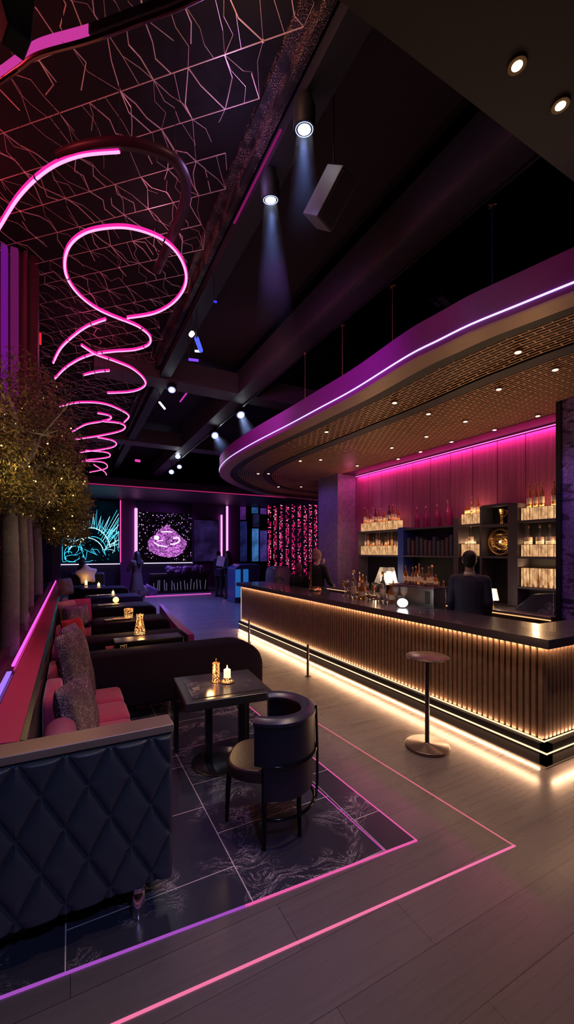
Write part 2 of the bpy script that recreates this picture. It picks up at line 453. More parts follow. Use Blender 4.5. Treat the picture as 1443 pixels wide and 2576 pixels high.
# dark hanging bass speaker in the top-left corner
p = PZ(40, 60, 5.2)
t = thing('hanging_speaker', 'dark blue wedge shaped speaker hanging at the top left corner', 'speaker', (-.25, 2.50, 4.46), math.radians(20))
MB().add([(-.26,-.1,.6),(.10,-.1,.6),(.10,.2,.6),(-.26,.2,.6),(-.04,-.05,0),(.06,-.05,0),(.06,.08,0),(-.04,.08,0)],
         [(3,2,1,0),(4,5,6,7),(0,1,5,4),(1,2,6,5),(2,3,7,6),(3,0,4,7)]).build('cabinet', mat('midnight_blue_box', (.003,.005,.012), .9), t, bevel=.01)
MB().box(-.02,.02,-.02,.02,.58,.84).build('bracket', BLKM, t)
# ================================================================ BAR
BX = 3.58; BY0 = 2.05; BY1 = 9.05; CZ = 1.10
t = thing('bar_counter', 'long bar with glowing vertical wooden slats and a black stone top', 'bar counter', (BX, BY0, 0))
def loc(x, y, z=0): return Vector((x-BX, y-BY0, z))
BODY = mat('bar_body_dark', (.03,.022,.018), .5)
MB().box(.03, .5, .03, BY1-BY0, .04, 1.02).box(.5, 2.2, .03, .25, .04, 1.02).build('body', BODY, t)
SLAT = mat('walnut_slat', (.20,.125,.085), .45, var=.4, vs=12)
mb = MB(); n = 118; L = BY1-BY0
for k in range(n):
    y = .01+k*(L-.03)/n; mb.box(0, .035, y, y+.036, .215, 1.0)
for k in range(24):
    x = .03+k*.06; mb.box(x, x+.036, 0, .035, .215, 1.0)
mb.build('slat_front', SLAT, t)
# stone top with chamfered corner
ty = BY1-BY0
topm = mat('black_stone_top', (.055,.046,.064), .26, coat=.3, vs=3)
MB().prism([(-.10,-.10),(2.25,-.10),(2.25,.40),(.62,.40),(.62,ty+.08),(-.10,ty+.08)], 1.02, CZ).build('counter_top', topm, t, bevel=.006)
# light strips: under the top, end edge, twin lines at the foot
mb = MB(); mb.box(-.016,-.008,-.02,ty,1.008,1.018).box(-.02,2.2,-.016,-.008,1.008,1.018).build('under_top_light_strip', WARMS, t)
mb = MB(); mb.box(-.008,0,ty-.012,ty-.004,.2,1.0).build('end_light_strip', WARM, t)
mb = MB(); mb.box(-.016,-.008,-.016,ty,.203,.215).box(-.016,2.2,-.016,-.008,.205,.213).build('upper_foot_light_strip', WARMS, t)
mb = MB(); mb.box(-.066,-.058,-.066,ty,.128,.141).box(-.066,2.2,-.066,-.058,.131,.139).build('lower_foot_light_strip', WARMS, t)
mb = MB(); mb.box(-.058,.03,-.058,ty,.025,.2).box(-.058,2.2,-.058,.0,.025,.2); mb.build('plinth', BLKM, t)
mb = MB(); mb.box(.0,.03,0,ty,0,.024).box(0,2.2,0,.03,0,.024).build('plinth_foot', BLKM, t)
mb = MB(); mb.box(-.02,-.01,-.02,ty,.008,.02).box(-.02,2.2,-.02,-.01,.008,.02).build('hidden_floor_wash_strip', glow('warm_wash', (1,.58,.3), 1.4), t)  # hidden strip added under the plinth to brighten the floor
AW = (1,.56,.30)
def strip_light(name, x, y0, y1, z, dr, e):
    l = light('AREA', name, (x, (y0+y1)/2, z), e, AW, .01, None); l.data.shape = 'RECTANGLE'; l.data.size = abs(y1-y0); l.data.size_y = .012
    zax = -Vector(dr).normalized(); xax = Vector((0,1,0)); yax = zax.cross(xax); l.rotation_euler = Matrix((xax, yax, zax)).transposed().to_euler()
strip_light('bar_top_led', BX-.012, BY0, BY1, 1.0, (.35,0,-1), 15)
strip_light('bar_foot_led', BX-.012, BY0, BY1, .218, (.35,0,1), 9)
strip_light('bar_floor_led', BX-.055, BY0, BY1, .02, (-.55,0,-1), 16)  # added floor lamp that goes with the hidden plinth strip
strip_light('bar_floor_led', BX-.07, BY0, BY1, .125, (-1,0,-.75), 30)
def strip_light_x(name, x0, x1, y, z, dr, e):
    l = light('AREA', name, ((x0+x1)/2, y, z), e, AW, .01, None); l.data.shape = 'RECTANGLE'; l.data.size = abs(x1-x0); l.data.size_y = .012
    zax = -Vector(dr).normalized(); xax = Vector((1,0,0)); yax = zax.cross(xax); l.rotation_euler = Matrix((xax, yax, zax)).transposed().to_euler()
strip_light_x('bar_end_led', BX, BX+2.1, BY0-.012, 1.0, (0,.35,-1), 5)
strip_light_x('bar_end_led', BX, BX+2.1, BY0-.012, .218, (0,.35,1), 3)
strip_light_x('bar_end_floor_led', BX, BX+2.1, BY0-.07, .125, (0,-1,-.75), 11)
for (px, top, bot, lab) in ((626,1558,1616,'slim dark metal post standing on the floor by the far end of the bar'),(774,1622,1700,'slim dark metal post standing in front of the middle of the bar')):
    p = PZ(px, bot, 0)
    q = thing('metal_post', lab, 'post', p)
    MB().lathe([(.045,0),(.045,.006),(.02,.01)], 16).build('base', mat('post_metal', (.12,.10,.12), .3, .9), q, True)
    MB().lathe([(.018,.008),(.018,.44),(.021,.45),(.018,.46)], 14).build('pole', _m['post_metal'], q, True)
# round pedestal table
p = PZ(1074, 1880, 0)
t = thing('pedestal_table', 'small round bronze topped standing table alone in front of the bar', 'table', p)
BRZ = mat('dark_bronze', (.14,.10,.09), .32, .7)
MB().lathe([(.20,0),(.20,.028),(.19,.036),(.03,.042),(.022,.05)], 48).build('base', BRZ, t, True)
MB().lathe([(.020,.04),(.020,.845)], 20).build('pole', mat('pole_gunmetal', (.10,.09,.10), .3, .9), t, True)
MB().lathe([(.06,.838),(.19,.842),(.196,.85),(.19,.856),(.01,.857)], 48).build('table_top', BRZ, t, True)
# things on the counter
def at_counter(px, py): return PZ(px, py, CZ)

# ================================================================ CANOPY
ZC = 3.87
opx = [(1700,615),(1560,662),(1443,708),(1301,766),(1184,814),(1103,854),(1021,896),(890,978),(800,1027),(728,1066),(634,1115),(577,1150),(555,1172),(552,1184),(558,1196),(582,1212),(627,1230),(677,1242),(796,1255)]
out = spline([PZ(x, y, ZC) for x, y in opx], 7)
NS = len(out)
def spine(i):
    s = out[i]; f = i/(NS-1)
    k = out.index(min(out, key=lambda p: p.x-0*p.y)) if False else None
    Y = min(s.y, 8.2+ (s.y-8.2)*.35) if s.y > 8.2 else s.y
    X = 6.25 if s.x < 5 else 6.25+(s.x-5)*.6
    return Vector((X, Y, ZC))
SP = [spine(i) for i in range(NS)]
# resample outline evenly
def resample(P, Q, step):
    acc = [0]
    for a, b in zip(P[:-1], P[1:]): acc.append(acc[-1]+(b-a).length)
    n = int(acc[-1]/step); A = []; B = []; j = 0
    for k in range(n+1):
        s = acc[-1]*k/n
        while j < len(acc)-2 and acc[j+1] < s: j += 1
        f = (s-acc[j])/max(1e-9, acc[j+1]-acc[j])
        A.append(P[j].lerp(P[j+1], f)); B.append(Q[j].lerp(Q[j+1], f))
    return A, B
A, B = resample(out, SP, .095)
NA = len(A)
t = thing('bar_canopy', 'large curved canopy over the bar with purple fascia and copper mesh underside', 'canopy', (0,0,0))
def ring(t0, t1, z0, z1, mb):       # a closed strip between two fractions, with thickness
    base = len(mb.v)
    for i in range(NA):
        a = A[i].lerp(B[i], t0); b = A[i].lerp(B[i], t1)
        for p, z in ((a, z0), (b, z0), (b, z1), (a, z1)): mb.v.append((p.x, p.y, z))
    for i in range(NA-1):
        for k in range(4):
            k2 = (k+1) % 4; q = base+i*4
            mb.f.append((q+k, q+4+k, q+4+k2, q+k2)); mb.mi.append(mb.cur)
    mb.f.append((base+3,base+2,base+1,base)); mb.mi.append(mb.cur)
    q = base+(NA-1)*4; mb.f.append((q,q+1,q+2,q+3)); mb.mi.append(mb.cur); return mb
ring(0, .008, ZC, ZC+.26, MB()).build('fascia', PURP, t, True)
fas = [c_ for c_ in t.children if c_.name.startswith('fascia')][0]
ring(.0, .012, ZC-.07, ZC-.018, MB()).build('lower_fascia', PURP, t, True)
mb = MB(); mb.tube([p+Vector((0,0,-.008))+(a2-p).normalized()*-.004 for p, a2 in zip(A, B)], .0085, 8); mb.build('edge_light_strip', glow('violet_white_led', (.55,.45,1), 1.9), fas, True)
ring(.008, .085, ZC-.065, ZC-.04, MB()).build('bronze_ring', mat('bronze_ring', (.26,.15,.11), .4, .3), t, True)
ring(.085, .15, ZC-.03, ZC+.0, MB()).build('black_ring', BLKM, t, True)  # plain matte black ring inside the bronze one
ring(.15, 1.0, ZC+.055, ZC+.085, MB()).build('backing_board', mat('canopy_board', (.012,.008,.009), .5, var=.5, vs=5), t, True)
ring(.365, .425, ZC-.02, ZC+.055, MB()).build('divider_band', BLKM, t, True)
mb = MB(); rows = []
for r in range(48):
    f = .155+r*(1-.155)/47
    if .36 < f < .43: rows.append(None); continue
    rows.append(f)
def wz(i, f): return ZC-.005
for f in rows:
    if f is None: continue
    mb.tube([(lambda p: (p.x, p.y, ZC-.005))(A[i].lerp(B[i], f)) for i in range(0, NA)], .0066, 4)
for ri in range(len(rows)-1):
    if rows[ri] is None or rows[ri+1] is None: continue
    for i in range(ri % 2, NA-1, 2):
        if A[i].y > 6.3+.8*math.sin(ri*1.7) and (i+ri) % 1 == 0 and A[i].y > 6.6: break
        p = A[i].lerp(B[i], rows[ri]); q = A[i].lerp(B[i], rows[ri+1])
        mb.tube([(p.x, p.y, ZC-.005), (q.x, q.y, ZC-.005)], .006, 4)
mb.build('mesh_grille', mat('copper_grille', (.85,.50,.30), .45, .25), t)
light('AREA', 'canopy_up_fill', (4.9, 5.2, 2.62), 15, (1,.62,.40), 1.2, (4.9, 5.2, 6), sy=6.5)  # unseen area lamp added above the bar to brighten the copper mesh
# canopy inner plate from the spine to the back wall, near its top
inner = [(b.x, b.y) for b in B if b.y < 13]
mb = MB()
for a, b in zip(B[:-1], B[1:]):
    if abs(b.y-a.y) < 1e-4 and abs(b.x-a.x) < 1e-4: continue
    z0, z1 = ZC-.02, ZC+.05
    X1 = 9.8
    mb.add([(a.x,a.y,z0),(b.x,b.y,z0),(X1,b.y,z0),(X1,a.y,z0),(a.x,a.y,z1),(b.x,b.y,z1),(X1,b.y,z1),(X1,a.y,z1)],
           [(0,1,2,3),(7,6,5,4),(0,4,5,1),(2,6,7,3)])
mb.build('inner_plate', mat('wine_gloss_plate', (.05,.012,.022), .4), t)
# top deck and the items on it
ring(.008, 1.0, ZC+.12, ZC+.14, MB()).build('top_deck', BLKM, t)
DLT = mat('downlight_ring', (.35,.25,.16), .3, .9); DLL = glow('canopy_lamp', (1,.74,.42), 16)
proto = None
for i, (px, py) in enumerate([(1302,887),(1396,931),(1254,980),(1352,1047),(992,1014),(1170,1061),(1243,1082),(821,1087),(1077,1042),(1072,1099),(1135,1112),(985,1127),(755,1160),(806,1157),(898,1172),(1057,1137),(1001,1155),(675,1192),(649,1192),(700,1225),(757,1225)]):
    p = PZ(px, py, ZC-.03)
    lab = 'warm downlight set in the copper mesh underside of the bar canopy'
    if proto is None:
        d = thing('canopy_downlight', lab, 'downlight', p, 0, 'downlights in the bar canopy'); proto = d
        MB().lathe([(.03,0),(.042,0),(.046,.008),(.046,.085)], 20).build('trim_ring', DLT, d, True)
        MB().lathe([(.012,-.003),(.028,-.002),(.028,.0)], 16).build('lamp', DLL, d, True)
    else: d = copy_tree(proto); d.location = p
for (x, y) in ((5.2,3.4),(5.2,5.2),(5.2,7.0),(4.2,4.2),(4.2,6.4)):
    light('SPOT', 'canopy_downlight_beam', (x, y, ZC-.06), 22, (1,.62,.36), .04, (x, y, 0), 100, .8)
# suspension rods
for (px, ty_, by) in ((1238,512,722),(987,716,866),(861,815,930),(767,887,990)):
    p = PZ(px, ty_, 4.93)
    dpt = (p.x*FX+p.y*FY); zb = max(4.01, 0)
    q = thing('suspension_rod', {1238:'blue tinted hanging rod nearest the camera above the bar canopy',987:'copper hanging rod above the canopy, second from the camera',861:'copper hanging rod above the canopy, third from the camera',767:'farthest and shortest looking hanging rod above the canopy'}[px], 'rod', (p.x, p.y, zb))
    MB().lathe([(.006,0),(.006,4.93-zb)], 8).build('rod', COPPER if px != 1238 else mat('blue_rod', (.12,.12,.5), .3, .8), q, True)
    mb = MB()
    for k in range(8):
        a = k*PI/4; mb.tube([(0,0,4.92-zb),(math.cos(a)*.035,math.sin(a)*.035,4.905-zb+.012*(k%2))], .004, 5)
    mb.ball((0,0,4.92-zb), .014); mb.build('star_fitting', BRASS, q)
# track pipe under the beam
t2 = MB().tube([(3.24,1.8,4.925),(3.24,14,4.925)], .02, 8).build('lighting_track', mat('track_black', (.02,.018,.02), .25, .5), None, True)
tag(t2, 'long black pipe track fixed below the main ceiling beam', 'track')
# purple lamps standing on the canopy
for (px, py, w, lab) in ((1255,712,.16,'violet lit lamp head on the canopy edge beside the blue tinted rod'),(1283,700,.14,'magenta lit lamp head on the canopy edge behind the violet one'),(1082,823,.12,'violet domed lamp head peeking above the canopy edge'),(868,938,.09,'magenta lamp head on the canopy beside the third rod')):
    p = PZ(px, py, 4.14); p.z = 4.01
    p.x += .12
    q = thing('canopy_lamp', lab, 'lamp', p, .4)
    MB().box(-.02,.02,-.02,.02,0,.06).build('foot', BLKM, q)
    MB().box(-w/2,w/2,-.05,.05,.06,.16).build('lamp_head', mat('violet_lamp_head', (.25,.06,.5), .4, emis=(.35,.05,.8), es=.35), q, bevel=.02)
# air grille box
p = PD(1110, 755, 5.6)
q = thing('ceiling_projector', 'dark projector box with pale vents hanging above the bar canopy', 'projector', p, .3)
MB().box(-.16,.16,-.12,.12,-.04,.05).build('housing', BLKM, q, bevel=.01)
MB().box(-.13,-.02,-.09,.0,-.047,-.038).box(.0,.11,-.09,.0,-.047,-.038).box(-.08,.05,.03,.08,-.047,-.038).build('vent', mat('vent_grey', (.25,.24,.26), .5), q)
MB().tube([(0,0,.05),(0,0,6.0-p.z)], .012, 8).build('drop_pole', BLKM, q)

# ================================================================ BACK BAR
WX = 6.72
def drape_mat():
    m, nt, out = nodes('magenta_drape_panel'); g = NT(nt); b = g.n('ShaderNodeBsdfPrincipled')
    f = g.noise(g.coord((1, 9, .25)), 3, 5, .6)
    g.l(g.mix(g.ramp(f, [(.3, 0.), (.7, 1.)]), (.26,.05,.14), (.46,.11,.24)), b.inputs['Base Color']); setb(b, Roughness=.45)
    g.l(g.bump(f, .3, .01), b.inputs['Normal'])
    g.l(b.outputs[0], out.inputs[0]); return m
struct(box_at('wall_bar_back', BLKM, WX+.02, WX+.15, 3.0, 8.72, 0, 3.9))
DR = drape_mat()
ys = [8.70-(8.70-3.12)*k/11 for k in range(12)]
gp = 'tall magenta panels on the bar back wall'
for k in range(11):
    o = MB().box(WX-.015, WX+.02, ys[k+1]+.006, ys[k]-.006, .95, 3.80).build('wall_panel', DR, None, bevel=.004)
    tag(o, 'tall magenta washed wall panel behind the bar shelves', 'wall panel', gp)
o = MB().box(WX-.05, WX-.032, 3.13, 8.68, 3.81, 3.825).build('wall_wash_light_strip', glow('pink_wash_led', (1,.10,.45), 2.5)); tag(o, 'bright pink light strip along the top of the bar back wall', 'light strip')
light('AREA', 'pink_wall_wash', (WX-.07, 5.9, 3.80), 26, (1,.06,.42), .06, (WX+.03, 5.9, 2.9), sy=5.4).rotation_euler = (0, math.radians(-8), 0)
# stone column at the far end of the back bar
COLS = mat('purple_stone', (.22,.16,.24), .45, var=.5, vs=10, bump=.3)
def glit(name, a, b, sc=90):
    m, nt, out = nodes(name); g = NT(nt); p = g.n('ShaderNodeBsdfPrincipled'); c = g.coord()
    v = g.noise(c, sc, 2); w = g.noise(c, 2.2, 4, .6)
    wv = g.noise(g.coord((1, 1.0, 3.5)), 3.2, 4, .6, 1.2)
    f = g.math('MULTIPLY', g.ramp(v, [(.48, 0.), (.62, 1.)]), g.ramp(w, [(.35, .1), (.65, 1.)]))
    col = g.mix(g.ramp(wv, [(.40, 1.), (.46, 0.)]), g.mix(f, a, b), tuple(x*.35 for x in a))
    g.l(col, p.inputs['Base Color']); setb(p, Roughness=.35); g.l(g.bump(v, .5, .004), p.inputs['Normal'])
    g.l(p.outputs[0], out.inputs[0]); return m
GL = glit('glitter_purple_plaster', (.10,.05,.20), (.50,.30,.75))
struct(box_at('wall_bar_pier', COLS, 6.13, 6.74, 8.72, 9.66, 0, 3.87))
struct(box_at('wall_bar_near', GL, 5.84, 6.7, 1.1, 3.10, 0, 3.865))
struct(box_at('trim_7', BLK, 5.80, 5.86, 3.10, 3.16, 0, 3.865))
# shelving unit
SHX = 6.36
SHM = mat('shelf_charcoal', (.085,.07,.085), .45)
LB = None
def lightbox_mat():
    m, nt, out = nodes('amber_light_box'); g = NT(nt); e = g.n('ShaderNodeEmission')
    n1 = g.noise(g.coord((1, 44, .3)), 1.3, 2, .6); n2 = g.noise(g.coord((1, 12, 6)), 1.5, 3)
    f = g.math('MULTIPLY', g.ramp(n1, [(.36, .16), (.60, 1.)]), g.ramp(n2, [(.3, .5), (.6, 1.)]))
    g.l(g.mix(f, (.35,.10,.03), (1,.58,.27)), e.inputs[0]); g.l(g.math('MULTIPLY_ADD', f, 1.3, .12), e.inputs[1])
    g.l(e.outputs[0], out.inputs[0]); return m
LBM = lightbox_mat()
def yat(px): return PX(px, 1400, SHX).y
ZS = [1.27, 1.745, 2.33]      # shelf heights
t = thing('back_bar_shelving', 'tall dark back bar shelving with open bays of lit bottles', 'shelving unit', (SHX, 5.9, 0))
def L3(x, y, z): return (x-SHX, y-5.9, z)
def lbx(name, m, px0, px1, z0, z1, x0=SHX, x1=WX-.02, bevel=0, dz=0):
    y1, y0 = yat(px0), yat(px1)
    return MB().box(x0-SHX, x1-SHX, y0-5.9, y1-5.9, z0, z1).build(name, m, t, bevel=bevel)
lbx('upright', SHM, 898, 901, .95, 2.36)
lbx('upright', mat('plain_blue_upright', (.04,.07,.28), .4), 1000, 1014, .95, 2.36)  # this upright is plain blue
lbx('upright', SHM, 1140, 1152, .95, 2.45)
lbx('upright', SHM, 1206, 1211, .95, 2.62)
lbx('upright', SHM, 1276, 1301, .95, 2.62)
lbx('shelf', SHM, 900, 1000, 2.30, 2.33); lbx('shelf', SHM, 1014, 1140, 2.30, 2.33); lbx('shelf', SHM, 1152, 1206, 2.30, 2.33)
lbx('shelf', SHM, 1211, 1276, 2.26, 2.30); lbx('shelf', SHM, 1301, 1400, 2.30, 2.33)
lbx('shelf', SHM, 1211, 1276, 2.60, 2.64)
for a, b in ((900,1000),(1014,1140),(1152,1206),(1211,1276),(1301,1400)): lbx('shelf', SHM, a, b, 1.72, 1.75)
lbx('shelf', SHM, 1301, 1400, 1.24, 1.27)
lbx('back_panel', mat('shelf_back_dark', (.02,.018,.035), .3), 1014, 1140, 1.75, 2.30, WX-.06, WX-.04)
lbx('back_panel', BLKM, 900, 1000, .95, 2.30, WX-.06, WX-.04); lbx('back_panel', BLKM, 1211, 1276, .95, 2.60, WX-.06, WX-.04)
lbx('back_panel', BLKM, 1152, 1206, .95, 2.30, WX-.06, WX-.04); lbx('back_panel', BLKM, 1301, 1400, .95, 2.30, WX-.06, WX-.04); lbx('back_panel', BLKM, 1014, 1140, .95, 1.72, WX-.06, WX-.04)
# glowing riser boxes under the bottles
for (a, b, z, h, lab) in ((902,998,2.33,.20,'glowing amber riser on the top shelf nearest the stone column'),(902,998,1.75,.22,'glowing amber riser on the middle shelf nearest the stone column'),
        (1153,1204,2.33,.19,'glowing amber riser on the top shelf left of the cup niche'),(1153,1190,1.75,.22,'glowing amber riser on the middle shelf left of the gold disc'),
        (1303,1400,2.33,.20,'glowing amber riser on the top shelf at the far right'),(1303,1400,1.75,.19,'glowing amber riser on the middle shelf at the far right'),
        (1303,1400,1.27,.30,'tall glowing amber riser on the bottom shelf at the far right')):
    y1, y0 = yat(a), yat(b)
    q = thing('light_riser', lab, 'light box', (SHX+.06, (y0+y1)/2, z))
    hw = (y1-y0)/2
    MB().box(0, .12, -hw+.01, hw-.01, .004, h).build('diffuser', LBM, q, bevel=.003)
    MB().box(-.004, .125, -hw+.004, hw-.004, 0, .006).build('bottom_frame', BRASS, q); MB().box(-.004, .125, -hw+.004, hw-.004, h, h+.008).build('top_frame', BRASS, q)
    l_ = light('AREA', 'riser_uplight', (SHX+.12, (y0+y1)/2, z+h+.012), 2.2, (1,.62,.30), .1, None); l_.data.shape = 'RECTANGLE'; l_.data.size = .1; l_.data.size_y = hw*1.9; l_.rotation_euler = (PI, 0, 0)
    light('AREA', 'riser_glow', (SHX-.02, (y0+y1)/2, z+h*.5), 1.6, (1,.6,.28), .1, (SHX-1, (y0+y1)/2, z+h*.3), sy=hw*1.6)
# bottles
AMB = mat('amber_glass', (.75,.32,.08), .08, trans=.75, ior=1.3)
CLR = mat('clear_glass', (.85,.82,.85), .05, trans=.9, ior=1.3)
DRK = mat('dark_bottle_glass', (.06,.035,.05), .1, coat=.5)
MAG = mat('pink_lit_bottle_glass', (.55,.05,.24), .12, trans=.4)  # pink light on these bottles is put into the glass colour
GLD = mat('gold_bottle', (.8,.45,.15), .25, .9)
LBL = mat('paper_label', (.75,.6,.45), .7); FOIL = mat('gold_foil', (.9,.6,.3), .3, 1)
def bottle_proto(kind):
    h, gm = {'tall':(.30,AMB),'slim':(.28,CLR),'dark':(.30,DRK),'magenta':(.34,MAG),'gold':(.34,GLD),'decanter':(.30,CLR),'tumbler':(.09,CLR),'short':(.18,AMB),'goblet':(.17,CLR)}[kind]
    r = {'tall':.036,'slim':.03,'dark':.038,'magenta':.046,'gold':.033,'decanter':.062,'tumbler':.034,'short':.036,'goblet':.035}[kind]
    q = thing(kind+'_bottle', 'x', 'bottle', (0,0,-5))
    if kind == 'tumbler':
        q.name = 'glass_tumbler'; MB().lathe([(r*.8,0),(r,h),(r*.92,h),(r*.74,.012),(.001,.012)], 14).build('glass', gm, q, True)
        MB().lathe([(.001,.013),(r*.72,.013),(r*.8,h*.5),(.001,h*.5)], 14).build('drink', AMB, q, True); return q
    if kind == 'goblet':
        q.name = 'stem_glass'; MB().lathe([(r*.9,0),(r*.9,.004),(.005,.010),(.005,.08),(r*.7,.10),(r,.13),(r*.85,h),(r*.8,h),(r*.9,.13),(.001,.09)], 16).build('bowl', gm, q, True)
        MB().lathe([(.001,.095),(r*.6,.105),(r*.85,.13),(.001,.13)], 12).build('drink', AMB, q, True); return q
    if kind == 'decanter':
        prof = [(r*.9,0),(r,.01),(r,.09),(r*.7,.13),(.015,.18),(.012,.27),(.018,.275),(.018,.285)]
        cap = [(.008,.286),(.022,.30),(.024,.32),(.01,.34),(.001,.345)]
    elif kind == 'magenta':
        prof = [(r*.9,0),(r,.01),(r*.98,.17),(r*.5,.23),(.013,.26),(.012,.31),(.015,.315)]
        cap = [(.015,.316),(.015,.34),(.006,.345),(.005,.36)]
    else:
        prof = [(r*.92,0),(r,.008),(r,h*.58),(r*.8,h*.66),(.013,h*.76),(.012,h*.94),(.015,h*.95)]
        cap = [(.0145,h*.951),(.0145,h*1.04),(.010,h*1.05)]
    gl_ = MB().lathe(prof, 16).build('glass', gm, q, True)
    MB().lathe(cap, 12).build('cap', FOIL if kind != 'dark' else BLK, q, True)
    MB().lathe([(r*1.015,h*.15),(r*1.015,h*.42)], 16).build('paper_label', LBL if kind not in ('magenta',) else mat('dark_pink_label', (.25,.02,.1), .5), gl_, True)
    return q
PROT = {}
def bottle(kind, x, y, z, label, group, s=1., zs=1):
    if kind not in PROT: q = bottle_proto(kind); PROT[kind] = q
    else: q = copy_tree(PROT[kind])
    q.location = (x, y, z); q['label'] = label; q['group'] = group; q.scale = (s, s, s)
    q['category'] = 'glass' if kind in ('tumbler', 'goblet') else 'bottle'
    if zs != 1: q.scale = (s, s, s*zs)
    q.rotation_euler = (0, 0, random.uniform(0, 6))
    return q
rb = random.Random(11)
def row(px0, px1, n, z, kinds, label, group, x=None, jit=.03, s0=.85, s1=1.1):
    y1, y0 = yat(px0), yat(px1); pitch = (y1-y0)/n
    for k in range(n):
        y = y0+pitch*(k+.5)+rb.uniform(-.12, .12)*pitch
        bottle(kinds[k % len(kinds)], (x or SHX+.12)+0*rb.uniform(-jit, jit), y, z, label, group, rb.uniform(s0, s1)*min(1, pitch/.105), 1.3)
row(905,995,13,2.539,['short','slim','tall','dark','slim'],'bottle standing on the lit top shelf nearest the stone column','bottles on the top left lit shelf')
row(905,995,12,1.979,['short','tumbler','tall','slim'],'small bottle standing on the lit middle shelf nearest the stone column','bottles on the middle left lit shelf',s0=.7,s1=.95)
for px, lab in ((1036,'magenta lit bottle nearest the blue upright, first of the four on the top shelf'),(1058,'second magenta lit bottle from the blue upright'),(1086,'third magenta lit bottle from the blue upright'),(1113,'tallest and rightmost magenta lit bottle on the top shelf')):
    o = bottle('magenta', SHX+.14, yat(px), 2.33, lab, 'magenta lit bottles', 1.28 if px != 1113 else 1.42)
row(1156,1202,6,2.529,['short','tall','slim','gold','short','short'],'bottle standing on the lit top shelf left of the cup niche','bottles left of the cup niche',s0=.8,s1=1.15)
row(1156,1188,3,1.979,['tumbler','decanter','tumbler'],'glassware on the lit middle shelf left of the gold disc','glassware left of the gold disc')
for px, lab in ((1319,'gold capped amber bottle, leftmost on the far right top shelf'),(1335,'second gold capped amber bottle on the far right top shelf'),(1351,'third gold capped amber bottle on the far right top shelf'),(1381,'gold capped amber bottle standing apart at the far right of the top shelf')):
    bottle('gold', SHX+.12, yat(px), 2.539, lab, 'gold capped bottles on the far right', 1.05)
bottle('short', SHX+.12, yat(1396), 2.539, 'squat amber bottle at the very right end of the top shelf', 'gold capped bottles on the far right', 1.2)
for px, lab in ((1317,'tall necked clear decanter, leftmost on the far right middle shelf'),(1346,'tall necked clear decanter, second from left on the far right middle shelf'),(1371,'clear decanter third from left on the far right middle shelf'),(1394,'clear decanter at the right end of the middle shelf')):
    bottle('decanter', SHX+.12, yat(px), 1.949, lab, 'clear decanters on the far right', .9)
row(1306,1398,7,1.27,['tumbler','short','tumbler','tall'],'glass standing before the tall glowing riser on the bottom right shelf','glasses on the bottom right shelf',x=SHX+.025,s0=.5,s1=.7)
# books / boxes in the dark bay
for k in range(11):
    y1 = yat(1022+k*10.6); w = .075
    h = rb.uniform(.28, .42)
    o = MB().box(SHX+.05, SHX+.22, y1-w*.5, y1+w*.42, 1.75, 1.75+h).build('book', mat('book_%d' % (k % 4), [(.05,.045,.06),(.08,.03,.04),(.035,.04,.07),(.06,.05,.05)][k % 4], .6), None, bevel=.004)
    tag(o, 'dark upright book in the unlit middle bay of the back bar shelves', 'book', 'dark books in the unlit bay')
# golden cup in niche
q = thing('golden_cup', 'textured golden cup in the black niche above the disc', 'cup', (SHX+.14, yat(1249), 2.30))
MB().lathe([(.03,0),(.035,.01),(.025,.05),(.03,.14),(.055,.22),(.06,.26),(.05,.26),(.02,.15),(.001,.12)], 9).build('bowl', mat('crumpled_gold', (.8,.5,.18), .25, 1, bump=1., vs=12), q)
MB().tube([(0,-.05,.24),(0,-.09,.22),(0,-.075,.16),(0,-.03,.12)], .008, 6).build('handle', BRASS, q, True)
light('POINT', 'niche_glow', (SHX+.03, yat(1249), 2.5), .5, (1,.7,.35), .02)
# gold disc
q = thing('gold_disc', 'round gold wire disc sculpture in the shelf niche behind the man', 'ornament', (SHX+.14, yat(1244), 2.0))
mb = MB()
for k in range(26):
    a = rb.uniform(0, PI); r = .215; b2 = rb.uniform(-.5, .5)
    c = math.cos(a); s_ = math.sin(a)
    pts = [(.01*math.sin(j), r*math.cos(2*PI*j/24)*(c*.9+.1), .0+r*math.sin(2*PI*j/24)*(1 if k % 2 else s_)) for j in range(24)]
    M = Matrix.Rotation(a, 3, 'X'); mb.tube([M @ Vector(p) for p in pts], .0022, 4, True)
mb.build('wire_ball', mat('gold_wire', (.9,.6,.25), .3, 1), q)
MB().tube([(0, .225*math.cos(2*PI*j/40), .225*math.sin(2*PI*j/40)) for j in range(40)], .006, 6, True).build('rim', BRASS, q, True)
mb = MB().ball((0,0,0), .02); mb.build('lamp', glow('disc_lamp', (1,.7,.35), 6), q)
MB().box(-.03,.03,-.05,.05,-.25,-.225).build('foot', BLKM, q)
light('POINT', 'disc_glow', (SHX+.02, yat(1244), 2.0), .8, (1,.65,.3), .03)
# back counter
t = thing('back_counter', 'dark back counter with a pale metal worktop behind the bar', 'counter', (5.78, 3.2, 0))
MB().box(.02,.92,0,5.45,0,.9).build('cabinet', mat('cabinet_brown_black', (.035,.025,.028), .5), t)
MB().box(-.02,.92,0,5.47,.9,.94).build('worktop', mat('worktop_steel', (.35,.3,.3), .28, .85), t, bevel=.005)
MB().box(-.026,-.02,0,5.47,.885,.9).build('edge_light_strip', glow('edge_warm', (1,.5,.2), 1.2), t)
